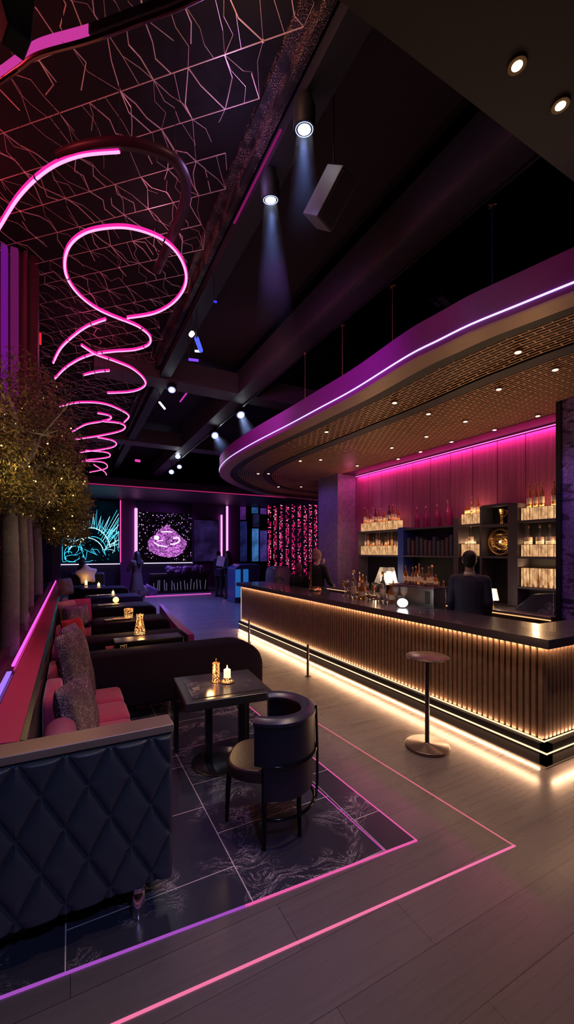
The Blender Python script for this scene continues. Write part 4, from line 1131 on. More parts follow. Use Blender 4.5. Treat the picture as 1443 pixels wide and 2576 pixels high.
MB().tube([ra(an, .80, .284), ra(an, .5, .292), ra(an, .30, .292), ra(an-.15, .215, .285), ra(an-.4, .20, .27)], .009, 8).build('side_tube', FRM, t, True)

# ================================================================ FAR WALL
YF = 21.5
def screen(name, label, px0, px1, py0, py1, m):
    a = PY(px0, py1, YF-.3); b = PY(px1, py0, YF-.3)
    w = b.x-a.x; h = b.z-a.z
    q = thing(name, label, 'screen', (a.x, YF-.3, a.z))
    MB().box(-.05, w+.05, .03, .28, -.05, h+.05).build('frame', BLKM, q)
    MB().box(0, w, 0, .03, 0, h).build('display', m, q)
    return q, w, h
def bg_mat(name, col, s):
    m, nt, out = nodes(name); g = NT(nt); e = g.n('ShaderNodeEmission'); c = g.coord()
    g.l(g.mix(g.ramp(g.noise(c, 1.5, 3), [(.4, 0.), (.7, 1.)]), tuple(x*.3 for x in col), col), e.inputs[0]); e.inputs[1].default_value = s
    g.l(e.outputs[0], out.inputs[0]); return m
q, w, h = screen('wall_screen', 'left far screen showing glowing cyan spiky line art', 155, 300, 1262, 1417, bg_mat('deep_teal_screen', (.001,.007,.014), .8))
CY = glow('cyan_art_line', (.05,.62,.95), 1.6); CY2 = glow('pale_cyan_art_line', (.35,.85,1), 2.2)
rs = random.Random(5)
mb = MB(); mb2 = MB()
def ln(m_, pts, r): m_.tube([(x*w, -.012, z*h) for x, z in pts], r, 4)
def arc(cx, cz, rx, rz, a0, a1, n=14): return [(cx+rx*math.cos(math.radians(a0+(a1-a0)*k/n)), cz+rz*math.sin(math.radians(a0+(a1-a0)*k/n))) for k in range(n+1)]
def clampz(pts): return [(min(.99,max(.01,x)), min(.97,max(.02,z))) for x, z in pts]
ln(mb2, clampz(arc(.5,.18,.34,.38,10,170)), .022); ln(mb2, clampz(arc(.42,.14,.30,.26,15,165)), .022); ln(mb, clampz(arc(.52,.2,.24,.22,0,180)), .018)
for k in range(17):
    a = math.radians(15+k*9.2+rs.uniform(-3,3)); r1 = rs.uniform(.18,.42)
    x0, z0 = .5+.33*math.cos(a), .18+.37*math.sin(a); d = (math.cos(a)*r1*.7, math.sin(a)*r1)
    ln(mb if k % 2 else mb2, clampz([(x0-.02, z0), (x0+d[0], z0+d[1]), (x0+.025, z0)]), .014)
for k in range(8):
    a = math.radians(150+rs.uniform(-60,60)); x0 = rs.uniform(.02,.28); z0 = rs.uniform(.05,.5)
    ln(mb, clampz(arc(x0, z0, rs.uniform(.05,.16), rs.uniform(.05,.2), rs.uniform(0,90), rs.uniform(150,300), 9)), .013)
for k in range(9):
    x0 = rs.uniform(.6,.9); z0 = rs.uniform(.1,.5); ln(mb if k % 2 else mb2, clampz([(x0, z0), (x0+rs.uniform(.05,.3), z0+rs.uniform(-.1,.35)), (x0+rs.uniform(.1,.3), z0+rs.uniform(-.1,.1))]), .013)
ln(mb2, [(.70,.35),(.985,.80)], .013); ln(mb, [(.74,.33),(.99,.70)], .012); ln(mb, [(.66,.36),(.96,.86)], .012)
for k in range(70):
    x, z = rs.uniform(.05,.95), rs.uniform(.03,.5); mb.ball((x*w, -.012, z*h), rs.uniform(.006,.016), 5, 4)
for k in range(12):
    x0, z0 = rs.uniform(.25,.7), rs.uniform(.03,.3); ln(mb, clampz([(x0, z0), (x0+rs.uniform(-.1,.1), z0+rs.uniform(-.12,.1)), (x0+rs.uniform(-.16,.16), z0+rs.uniform(-.1,.12))]), .012)
mb.build('art_lines', CY, q); mb2.build('art_lines', CY2, q)
MB().box(-.1, w+.1, -.03, .02, -.08, -.045).build('bottom_light_strip', glow('lilac_white', (.75,.6,1), 1.8), q)
MB().box(w+.06, w+.12, -.03, .02, -.08, h+.2).build('side_light_strip', glow('hot_pink_strip', (1,.08,.45), 1.6), q)
def glitter_screen():
    m, nt, out = nodes('violet_glitter_screen'); g = NT(nt); e = g.n('ShaderNodeEmission'); c = g.coord()
    v = g.n('ShaderNodeTexVoronoi'); v.inputs['Scale'].default_value = 11; g.l(c, v.inputs['Vector'])
    dots = g.ramp(v.outputs['Distance'], [(.22, 1.), (.34, 0.)])
    vc = g.n('ShaderNodeSeparateColor'); g.l(v.outputs['Color'], vc.inputs[0])
    rnd_ = g.ramp(vc.outputs[0], [(.55, 0.), (.75, 1.)])
    g.l(g.mix(vc.outputs[1], (.45,.12,.75), (.95,.6,1)), e.inputs[0])
    g.l(g.math('MULTIPLY_ADD', g.math('MULTIPLY', dots, rnd_), 1.3, .003), e.inputs[1])
    g.l(e.outputs[0], out.inputs[0]); return m
q, w, h = screen('wall_screen', 'right far screen showing a violet glitter diamond shape', 347, 481, 1293, 1414, glitter_screen())
def glit2(name, c1, c2, es, sc):
    m, nt, out = nodes(name); g = NT(nt); e = g.n('ShaderNodeEmission'); c = g.coord()
    n = g.noise(c, sc, 3, .7); n2 = g.noise(g.coord((1,1,2.2)), 3, 3, .5, .6)
    g.l(g.mix(n, c1, c2), e.inputs[0]); g.l(g.math('MULTIPLY', g.math('MULTIPLY', g.ramp(n, [(.42,.08),(.62,1.)]), g.ramp(n2, [(.3,.35),(.65,1.)])), es), e.inputs[1])
    g.l(e.outputs[0], out.inputs[0]); return m
mb = MB(); P = []
cx, cz = .53*w, .44*h
for k in range(48):
    a = 2*PI*k/48; ca, sa = math.cos(a), math.sin(a); jt = 1+rs.uniform(-.06,.06)
    if sa >= 0: zz = .40*(1-abs(ca)**.9)**1.0*.95
    else: zz = -.33*(abs(sa)**.75)
    P.append((cx+.37*w*ca*jt, -.006, cz+h*zz*jt-.02*h))
mb.add([(cx,-.03,cz)]+P, [(0, 1+(k+1) % 48, 1+k) for k in range(48)]); mb.build('glitter_shape', glit2('violet_glitter', (.35,.03,.45), (.9,.3,1), 1.9, 15), q)
mb = MB()
mb.tube([(cx-.3,-.04,cz+.42),(cx,-.04,cz+.44),(cx+.25,-.04,cz+.42)], .03, 5); mb.ball((cx-.52,-.04,cz+.12), (.13,.02,.11), 12, 8)
mb.tube(spline([(cx+.3,-.04,cz+.1),(cx+.55,-.04,cz+.14),(cx+.62,-.04,cz-.02),(cx+.4,-.04,cz-.18),(cx+.15,-.04,cz-.2)], 5), .035, 5)
mb.tube(spline([(cx-.65,-.04,cz-.12),(cx-.4,-.04,cz-.26),(cx,-.04,cz-.33)], 5), .03, 5); mb.tube([(cx-.5,-.04,cz-.05),(cx-.2,-.04,cz-.0)], .025, 5)
mb.build('highlights', glow('pale_violet', (.9,.6,1), 1.8), q)
MB().box(-.1, w+.2, -.03, .02, -.08, -.045).build('bottom_light_strip', _m['lilac_white'], q)
MB().box(w+.06, w+.10, -.03, .02, -.08, h+.05).build('side_light_strip', _m['lilac_white'], q)
# columns and tubes
for i, (a, b) in enumerate(((303,342),(486,555),(574,602))):
    p0 = PY(a, 1400, YF-.55); p1 = PY(b, 1400, YF-.55)
    struct(MB().box(p0.x, p1.x, YF-.5, YF, 0, 4.35).build('trim_%d' % (8+i), mat('violet_pilaster', (.10,.035,.13), .45)))
def tubel(px, y0, y1, label, m, r=.05, Y=YF-.6):
    a = PY(px, y1, Y); b = PY(px, y0, Y)
    o = MB().lathe([(r*.7,0),(r,.04),(r,b.z-a.z-.04),(r*.7,b.z-a.z)], 10).build('vertical_light_tube', m, None, True); o.location = a
    tag(o, label, 'light tube'); return o
VP = glow('violet_pink_tube', (1,.28,.85), 1.9); HP = glow('magenta_tube', (1,.1,.45), 1.1)
tubel(342, 1278, 1412, 'thick violet pink light tube left of the violet screen', VP, .07)
tubel(303, 1258, 1415, 'thin pink light tube right of the cyan screen', HP, .025)
tubel(557, 1295, 1400, 'shorter pink light tube at the right side of the far wall', VP, .05)
tubel(571, 1273, 1404, 'taller pink light tube above the standing couple', VP, .06)
# blue glass panels
def panel(px0, px1, y0, y1, label, col, s, Y=YF-.62):
    a = PY(px0, y1, Y); b = PY(px1, y0, Y)
    q = thing('wall_light_panel', label, 'lit panel', a)
    MB().box(0, b.x-a.x, 0, .03, 0, b.z-a.z).build('pane', bg_mat('pane_%d' % px0, col, s), q)
    MB().box(-.05, b.x-a.x+.05, .03, .10, -.05, b.z-a.z+.05).build('frame', BLKM, q)
panel(604,618,1275,1307,'small violet lit pane at the top left of the blue panels',(.16,.03,.32),.7)
panel(604,621,1312,1412,'tall dim indigo pane beside the standing couple',(.02,.025,.14),.8)
panel(633,649,1277,1291,'small blue lit pane at the top of the far wall',(.05,.18,.5),.8)
panel(634,650,1330,1412,'bright sky blue vertical pane on the far wall',(.08,.28,.75),.8)
panel(636,652,1294,1326,'dark navy pane above the bright blue one',(.02,.02,.08),.8)
panel(655,670,1279,1293,'small violet pane near the red beaded curtain',(.2,.06,.5),.7)
panel(654,671,1335,1412,'dim blue violet pane left of the beaded curtain',(.08,.05,.3),.8)
panel(488,548,1310,1412,'wide dark indigo pane between the violet screen and the pink tubes',(.03,.015,.09),.8)
# vertical LED bead strings
rs = random.Random(9)
Yc = 13.9
for k, px in enumerate((677,691,706,722,737,752,767,780,793)):
    a = PY(px, 1456, Yc); b = PY(px, 1268, Yc); hh = min(b.z, 3.8)-a.z
    q = thing('bead_light_string', ('hot pink vertical bead light string, leftmost by the blue panels' if k == 0 else 'rightmost pink bead light string beside the stone column' if k == 8 else 'vertical pink bead light string in the middle of the curtain'), 'light string', (a.x, Yc, a.z), 0, 'pink bead light strings')
    MB().box(-.012,.012,0,.02,-a.z,hh).build('backing_strip', BLKM, q)
    mb = MB(); mb2 = MB(); cols = 3
    zc = 0
    while zc < hh-.06:
        for c in range(cols):
            if rs.random() < .62:
                x = (c-(cols-1)/2)*.048; (mb2 if rs.random() < .22 else mb).box(x-.016,x+.016,-.02,-.005,zc,zc+rs.choice((.03,.045)))
        zc += .062
    bo = mb.build('beads', glow('hot_pink_bead', (.8,.02,.16), 1.0), q); mb2.build('beads', glow('pale_pink_bead', (1,.35,.5), 1.1), q)['kind'] = 'stuff'; bo['kind'] = 'stuff'
# far consoles
def fbox(name, label, cat, px0, px1, d, z1, m, dep=.6):
    a = PD(px0, 1400, d); b = PD(px1, 1400, d)
    q = thing(name, label, cat, (a.x, a.y, 0), math.atan2(b.y-a.y, b.x-a.x)*0)
    return q, b.x-a.x
q, w_ = fbox('long_sideboard', 'long low dark sideboard with pale bars under the violet screen', 'sideboard', 380, 552, 17.5, .9, BLKM)
MB().box(0, w_, 0, .7, .75, .86).build('top', BLK, q); MB().box(0, w_, .3, .7, .02, .75).build('body', BLKM, q); MB().box(0, w_, -.05, .7, 0, .08).build('plinth', BLKM, q)
mb = MB()
for k in range(16):
    x = w_*(.04+k*.058)+rs.uniform(-.05,.05)
    mb.tube([(x,.1,.12),(x+rs.uniform(-.05,.05),.1,rs.uniform(.4,.62))], .016, 5)
mb.build('bars', mat('pale_bar', (.5,.5,.7), .3, .5, emis=(.5,.5,.9), es=.15), q)
q2 = thing('sequin_heap', 'heap of violet glittering glassware on the long low sideboard', 'glassware', q.location+Vector((.3*w_, .3, .86)))
mb = MB()
for k in range(40): mb.ball((rs.uniform(0,.62)*w_, rs.uniform(-.1,.2), rs.uniform(.05,.22)), (rs.uniform(.08,.2),.12,rs.uniform(.1,.2)), 8, 5)
for k in range(30): x = rs.uniform(0,.62)*w_; mb.ball((x, rs.uniform(-.1,.2), .08), (.1,.1,.09), 8, 5)
mb.build('glass_pieces', sparkle('violet_glass', (.05,.02,.07), (.5,.3,.5), 25), q2, True)
q2['kind'] = 'stuff'
q, w_ = fbox('round_console', 'curved dark console lit blue at its left side, beside the standing couple', 'console', 590, 668, 14.5, 1.3, BLKM)
strip([(0,.0),(.0,1.25),(.25,1.38),(w_,1.38),(w_,0)], 0, .8).build('body', mat('console_navy', (.04,.05,.12), .3), q, bevel=.04)
for x in (.02,.32): MB().box(x,x+.2,-.02,.0,.2,1.2).build('lit_panel', glow('console_blue', (.02,.16,.55), .7), q)
q, w_ = fbox('curved_console', 'grey curved console with a rounded hood left of the seated woman at the bar end', 'console', 690, 740, 11.5, 1.2, BLKM)
MB().add(*pad(0, w_+.1, 0, .7, 0, 1.42)).build('hood', mat('console_grey', (.14,.12,.16), .3), q, True)
MB().tube([(0,-.03,1.0),(.15,-.05,1.12),(.3,-.04,1.0)], .014, 6).build('trim_bar', CHROME, q, True)
o = MB().box(2.2, 5.4, 17.2, 17.22, .005, .03).build('floor_edge_light', glow('floor_edge_pink', (.8,.1,.6), 1.3)); tag(o, 'pink light line on the floor along the foot of the long sideboard', 'light strip')
# pouf and sequined bag
p = PZ(348, 1502, 0)
q = MB().lathe([(.25,0),(.33,.08),(.36,.25),(.32,.42),(.2,.48),(.01,.49)], 24).build('fluffy_pouf', mat('dusty_fur', (.30,.22,.22), .9, bump=1, vs=30), None, True); q.location = p; tag(q, 'pale fluffy round pouf on the floor by the walkway', 'pouf')
p = PZ(378, 1500, 0)
q = pillow_mb(.6,.42,.3).build('floor_cushion', SPV, None, True); q.location = p+Vector((0,0,.2)); q.rotation_euler = (0, .5, .3); tag(q, 'purple sequined floor cushion beside the fluffy pouf', 'cushion')

# ================================================================ CEILING SPOTLIGHTS
def cz_(x, y): return 5.3 if x < 1.55 else (4.98 if 1.42 < x < 1.60 else (5.56 if x < 2.92 else 6.0))
def spotfix(px, py, z, r, label, aim=None, col=(.75,.85,1), e=40, es=20, length=.2, angle=28, beam=None, tag_='stage_spotlight', tz=5.0):
    p = PZ(px, py, z); d = Vector((aim if aim else (p.x*.6, p.y*.6, 0)))-p; d.normalize()
    q = thing(tag_, label, 'spotlight', p)
    rot = d.to_track_quat('-Z', 'Y').to_matrix()
    MB().lathe([(r*1.15,-.01),(r*1.2,.0),(r*1.2,length*.6),(r*.7,length),(.01,length)], 20, rot).build('housing', BLKM, q, True)
    MB().lathe([(.01,-.012),(r*.68,-.012),(r*.68,-.006)], 20, rot).build('lamp', glow('spot_core', (.9,.95,1), 26), q, True)
    MB().lathe([(r*.80,-.008),(r*.95,-.012),(r*.98,-.005),(r*.7,-.002)], 24, rot).build('lens_ring', glow('spot_ring_blue', (.35,.42,1), 2.6), q, True)
    up = rot @ Vector((0,0,length*.5))
    MB().tube([up, (up.x, up.y, cz_(p.x+up.x, p.y+up.y)-p.z)], .012, 8).build('mount', BLKM, q)
    light('SPOT', 'stage_beam', p+d*.05, e, col, r*.4, p+d*4, angle, .8)
    return p, d
spots = []
spots.append(spotfix(765, 322, 4.78, .065, 'big blue white stage spotlight, nearest, beside the lattice edge', (1.72,3.0,0), (.35,.45,1), 60))
spots.append(spotfix(680, 500, 4.78, .065, 'second blue white stage spotlight just below the nearest one', (2.1,3.9,0), (.35,.45,1), 60))
p9 = PZ(432, 980, 4.85)
spots.append(spotfix(432, 980, 4.85, .07, 'white spotlight hanging at the first cross beam on the left', None, (.7,.8,1), 40, tz=5.3))
spots.append(spotfix(605, 1043, 4.8, .09, 'white spotlight with a blue beam nearest the canopy tip', PZ(640,1130,3.9), (.4,.55,1), 80, tz=5.3))
spots.append(spotfix(540, 1095, 4.75, .09, 'white spotlight with a blue beam left of the canopy tip', PZ(580,1160,3.9), (.4,.55,1), 80, tz=5.3))
spots.append(spotfix(447, 1148, 4.9, .09, 'small white spotlight at the far end of the long beam', None, (.8,.9,1), 40, tz=6))
spots.append(spotfix(451, 1174, 4.7, .08, 'small round white spotlight right below the long beam end', None, (.8,.9,1), 30, tz=6))
spots.append(spotfix(431, 1187, 4.6, .09, 'lowest small white spotlight near the long beam end', None, (.8,.9,1), 30, tz=6))
def haze(i, L_, r0, r1, dens, label):
    p, d = spots[i]; rot = d.to_track_quat('Z', 'Y').to_matrix()
    m, nt, out = nodes('haze_%d' % i); g = NT(nt); v = g.n('ShaderNodeVolumePrincipled')
    v.inputs['Color'].default_value = (.7,.8,1,1); v.inputs['Density'].default_value = dens; v.inputs['Anisotropy'].default_value = .2
    tc = g.n('ShaderNodeTexCoord'); dt = g.n('ShaderNodeVectorMath', operation='DOT_PRODUCT'); g.l(tc.outputs['Object'], dt.inputs[0]); dt.inputs[1].default_value = d
    fa = g.math('MAXIMUM', g.math('SUBTRACT', 1., g.math('DIVIDE', dt.outputs['Value'], L_)), 0.)
    g.l(g.math('MULTIPLY', g.math('POWER', fa, 1.6), dens), v.inputs['Density'])
    g.l(v.outputs[0], out.inputs['Volume'])
    n = 20; vs = []; fs = []
    for k in range(n):
        a = 2*PI*k/n; vs.append(rot @ Vector((r0*math.cos(a), r0*math.sin(a), .03))); 
    for k in range(n):
        a = 2*PI*k/n; vs.append(rot @ Vector((r1*math.cos(a), r1*math.sin(a), L_)))
    fs = [(k, (k+1) % n, n+(k+1) % n, n+k) for k in range(n)]+[tuple(reversed(range(n))), tuple(n+k for k in range(n))]
    o = MB().add(vs, fs).build('light_haze', m); o.location = p; o['kind'] = 'stuff'; tag(o, label, 'haze')
haze(0, .75, .055, .15, .35, 'faint blue haze beam below the nearest stage spotlight')
haze(1, 1.1, .055, .2, .35, 'faint blue haze beam below the second stage spotlight')
haze(3, 1.3, .06, .34, .7, 'blue haze beam from the spotlight nearest the canopy tip')
haze(4, 1.0, .06, .28, .7, 'blue haze beam from the spotlight left of the canopy tip')
def hang_bar(a, b, z, r, label, m, name='light_bar', cat='light bar'):
    A_ = PZ(*a, z); B_ = PZ(*b, z)
    q = thing(name, label, cat, A_); MB().tube([(0,0,0), B_-A_], r, 8).build('tube', m, q, True)
    MB().tube([(0,0,0),(0,0,cz_(A_.x, A_.y)-z)], .008, 6).build('drop_rod', BLKM, q)
hang_bar((494,851),(505,882), 4.6, .03, 'short blue light bar hanging by the dark ceiling edge', glow('blue_bar', (.08,.12,.9), 1.2))
hang_bar((490,883),(507,884), 4.6, .014, 'tiny white light bar just under the blue bar', glow('white_bar', (.8,.75,1), 3))
hang_bar((474,904),(499,907), 4.6, .018, 'thin violet light bar below the blue bar', glow('violet_bar', (.2,.05,.8), 1.4))
hang_bar((480,843),(484,838), 4.7, .03, 'small white lamp above the blue light bar', glow('white_lamp', (.9,.95,1), 8))
hang_bar((401,1012),(414,1028), 4.8, .02, 'slanted white light bar left of the first cross beam', glow('white_bar2', (.9,.95,1), 6))
hang_bar((453,1010),(476,980), 5.0, .016, 'slanted magenta light bar under the dark ceiling', glow('magenta_bar', (.6,.04,.5), .9))
hang_bar((537,758),(545,760), 4.7, .012, 'small blue glowing tip in the dark ceiling gap', glow('blue_tip', (.05,.05,.9), 1))
hang_bar((340,1158),(352,1160), 4.7, .04, 'small magenta lamp above the far screens', glow('magenta_tip', (.7,.05,.4), 1.2))
# red wall lantern by the left pillar
p = PZ(97, 868, 4.3)
q = thing('red_lantern', 'small red glowing lantern above the tree crown', 'lantern', PD(97, 870, 5.2))
MB().box(-.03,.03,-.03,.03,0,.16).build('glass', glow('red_glass', (.9,.02,.04), 1.0), q); MB().box(-.04,.04,-.04,.04,-.02,0).build('base', BLKM, q); MB().box(-.04,.04,-.04,.04,.16,.19).build('cap', BLKM, q)
MB().tube([(0,0,.19),(0,0,5.3-q.location.z)], .005, 5).build('cord', BLKM, q)
# hanging grey loudspeaker
p = PD(828, 500, 3.0)
q = thing('hanging_loudspeaker', 'grey box loudspeaker hanging tilted from the dark ceiling right of the blue spotlights', 'speaker', p, math.radians(12))
M = Matrix.Rotation(math.radians(38), 3, 'X') @ Matrix.Rotation(math.radians(10), 3, 'Y')
MB().box(-.085,.085,-.1,.1,-.17,.17, M).build('cabinet', mat('charcoal_speaker', (.10,.085,.10), .55), q, bevel=.01)
MB().box(-.07,.07,-.106,-.1,-.15,.15, M).build('front_grille', mat('speaker_grille', (.06,.045,.065), .7), q)
tp = M @ Vector((0,.1,.16)); MB().tube([tp, (tp.x, tp.y, 5.6-p.z)], .006, 6).build('hanging_rod', CHROME, q)
# blue lit glass in the far ceiling
a = PD(696, 1042, 12.5); b = PD(742, 1016, 12.5)
q = thing('blue_ceiling_panel', 'pale blue lit pane high behind the canopy edge', 'lit panel', a, -YAW)
MB().box(0, (b-a).xy.length, 0, .04, 0, b.z-a.z).build('pane', glow('steel_blue_glow', (.06,.20,.36), 1.0), q)
MB().box(-.05, (b-a).xy.length+.05, .04, .08, -.05, 6-a.z).build('frame', BLKM, q)

# ================================================================ LEFT: fin wall, glitter panel
YP = 5.6
xr = PY(95, 700, YP).x
w = MB().box(xr-1.8, xr, YP, YP+.25, 3.2, 5.3); struct(w.build('wall_fin_upper', mat('wine_wall', (.06,.012,.03), .5)))
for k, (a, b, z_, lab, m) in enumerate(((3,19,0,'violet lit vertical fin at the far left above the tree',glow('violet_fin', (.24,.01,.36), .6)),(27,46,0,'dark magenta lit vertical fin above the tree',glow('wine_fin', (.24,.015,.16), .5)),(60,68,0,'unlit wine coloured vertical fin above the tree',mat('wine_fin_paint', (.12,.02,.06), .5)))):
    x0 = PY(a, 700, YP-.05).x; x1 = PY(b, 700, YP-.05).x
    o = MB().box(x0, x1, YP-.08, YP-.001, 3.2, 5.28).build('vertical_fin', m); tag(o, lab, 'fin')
a = PY(-60, 1625, 9.0); b = PY(12, 1255, 9.0)
q = thing('glitter_panel', 'dark panel of pink sparkles at the far left edge between the trunks', 'panel', (a.x, 9.0, 0))
MB().box(0, b.x-a.x, 0, .05, 0, b.z).build('board', sparkle('pink_sparkle', (.02,.01,.02), (.8,.1,.3), 30, .5), q)

# trees
BARK = mat('grey_bark', (.20,.21,.27), .8, bump=.6, vs=14, var=.4)
LEAF = mat('olive_leaf', (.17,.135,.04), .55, var=.6, vs=3)
LEAF2 = mat('dark_leaf', (.05,.05,.022), .6, var=.5, vs=3)
FAIRY = glow('fairy_bulb', (1,.62,.20), 4)
def tree(x, y, hb, crown, nleaf, label, seed, r=.065, lights=50, llab=''):
    rt = random.Random(seed)
    t = thing('indoor_tree', label, 'tree', (x, y, .86))
    zt = hb-.86
    MB().tube([(0,0,0),(.01,0,zt*.5),(-.01,.01,zt)], [r*1.1, r, r*.85], 12).build('trunk', BARK, t, True)
    mb = MB(); tips = []
    for k in range(9):
        a = rt.uniform(0, 2*PI); c = rt.choice(crown); tgt = Vector((c[0]-x, c[1]-y, c[2]-.86))+Vector((rt.uniform(-.3,.3),rt.uniform(-.3,.3),rt.uniform(-.2,.3)))
        s0 = Vector((-.01,.01,zt-.1*rt.random())); m1 = s0.lerp(tgt, .45)+Vector((rt.uniform(-.08,.08),rt.uniform(-.08,.08),.06))
        mb.tube(spline([s0, m1, tgt], 4), [r*.5-(r*.4)*i/8 for i in range(9)], 6)
        for j in range(3):
            e = m1.lerp(tgt, rt.random())+Vector((0,0,0)); f = e+Vector((rt.uniform(-.3,.3),rt.uniform(-.3,.3),rt.uniform(-.1,.35))); mb.tube([e, f], [r*.16, r*.05], 5)
    mb.build('branches', BARK, t, True)
    lf = MB()
    for k in range(nleaf):
        c = rt.choice(crown); u = Vector((rt.gauss(0,1), rt.gauss(0,1), rt.gauss(0,1))).normalized()*(rt.random()**.42)
        rough = 1+.16*math.sin(u.x*9+seed)*math.cos(u.y*8)+.10*math.sin(u.z*15)
        p = Vector((c[0]-x+u.x*c[3]*rough, c[1]-y+u.y*c[3]*rough, c[2]-.86+u.z*c[4]*rough))
        d = Vector((rt.uniform(-1,1), rt.uniform(-1,1), rt.uniform(-1.1,.3))).normalized(); s = d.orthogonal().normalized()*rt.uniform(.004,.009); L_ = rt.uniform(.022,.055)
        lf.cur = 0 if rt.random() < .55 else 1
        lf.add([p, p+d*L_*.5+s, p+d*L_, p+d*L_*.5-s], [(0,1,2,3)])
    lf.build('foliage', [LEAF, LEAF2], t)
    mb = MB(); wire = MB(); last = None
    pts = []
    for k in range(lights):
        c = rt.choice(crown); u = Vector((rt.gauss(0,1), rt.gauss(0,1)-.6, rt.gauss(0,.9)-.1)).normalized()
        pts.append(Vector((c[0]+u.x*c[3]*.93, c[1]+u.y*c[3]*.93, c[2]+u.z*c[4]*.93)))
    q = thing('string_lights', llab, 'string lights', pts[0])
    for p in pts: mb.ball(p-pts[0], rt.choice((.003,.004,.007)), 6, 4)
    pts.sort(key=lambda p: p.z+.3*p.x)
    wire.tube([p-q.location+Vector((0,.01,0)) for p in pts], .001, 3)
    mb.build('bulbs', FAIRY, q); q.children[0]['kind'] = 'stuff'
    wire.build('wire', BLKM, q)
tree(-.50, 4.57, 2.55, [(-.42,4.65,3.15,.50,.55),(-.62,4.35,2.75,.35,.45),(-.15,4.9,2.75,.33,.5),(-.05,5.1,2.35,.28,.32),(-.5,4.6,2.4,.38,.25)], 34000, 'nearest olive green tree with a thick grey trunk and branching crown', 2, .07, 70, 'warm fairy lights scattered over the nearest tree crown')
tree(-.52, 5.9, 2.5, [(-.35,5.9,2.85,.45,.5),(-.15,6.0,2.5,.4,.4),(-.05,6.1,2.15,.3,.25)], 16000, 'second tree behind the nearest one, its dark crown reaching right', 5, .06, 35, 'sparse warm fairy lights on the second tree crown')
tree(-.60, 7.6, 2.4, [(-.45,7.6,2.75,.5,.4)], 3000, 'third tree with a slim grey trunk in the row', 8, .08, 8, 'few warm fairy lights on the third tree')
tree(-.62, 9.8, 2.4, [(-.55,9.8,2.85,.5,.4)], 2000, 'farthest tree trunk in the row beside the cyan screen', 9, .11, 5, 'few warm fairy lights on the farthest tree')
for (x, y, z, e) in ((-.35,4.05,2.5,5),(-.55,3.9,3.1,5),(.1,4.6,2.5,3),(.05,5.3,2.1,3)):
    light('POINT', 'fairy_glow', (x, y, z), e, (1,.66,.25), .12)
p = PZ(85, 1512, .86)
q = thing('pale_figurine', 'pale slim figurine vase standing between the tree trunks', 'vase', (-.58, 6.5, .86))
MB().lathe([(.10,0),(.11,.02),(.09,.12),(.06,.24),(.045,.30),(.055,.36),(.035,.41),(.001,.43)], 14).build('body', mat('pale_mauve_ceramic', (.35,.25,.33), .5), q, True)
# tall dark wall edge between trunks and cyan screen
a = PY(130, 1500, 14.0); b = PY(152, 1500, 14.0)
struct(MB().box(a.x, b.x, 14.0, 14.3, 0, 4.2).build('trim_11', mat('navy_post', (.02,.03,.09), .5)))

# ================================================================ PEOPLE
def cap(mb, a, b, ra_, rb_, n=10):
    a = Vector(a); b = Vector(b); mb.tube([a, a.lerp(b,.33), a.lerp(b,.66), b], [ra_, ra_*.67+rb_*.33, ra_*.33+rb_*.67, rb_], n); mb.ball(a, ra_, n, 6); mb.ball(b, rb_, n, 6)
def rings(mb, prof, n=16, inf=0.):
    base = len(mb.v)
    for (cx, cy, z, rx, ry) in prof:
        for k in range(n):
            a = 2*PI*k/n; mb.v.append((cx+(rx+inf)*math.copysign(abs(math.cos(a))**.85, math.cos(a)), cy+(ry+inf)*math.sin(a), z))
    for i in range(len(prof)-1):
        for k in range(n): k2 = (k+1) % n; mb.f.append((base+i*n+k, base+i*n+k2, base+(i+1)*n+k2, base+(i+1)*n+k)); mb.mi.append(0)
    mb.f.append(tuple(base+k for k in reversed(range(n)))); mb.mi.append(0); mb.f.append(tuple(base+(len(prof)-1)*n+k for k in range(n))); mb.mi.append(0)
def remesh(o, vox, it=3):
    r = o.modifiers.new('remesh', 'REMESH'); r.mode = 'VOXEL'; r.voxel_size = vox; r.use_smooth_shade = True
    s = o.modifiers.new('smooth', 'SMOOTH'); s.factor = .5; s.iterations = it
STAND = dict(sh=.19, el=[(-.25,.02,1.12),(.25,.02,1.12)], wr=[(-.25,.10,.87),(.25,.10,.87)], kn=[(-.10,.02,.5),(.10,.02,.5)], an=[(-.11,0,.09),(.11,0,.09)])
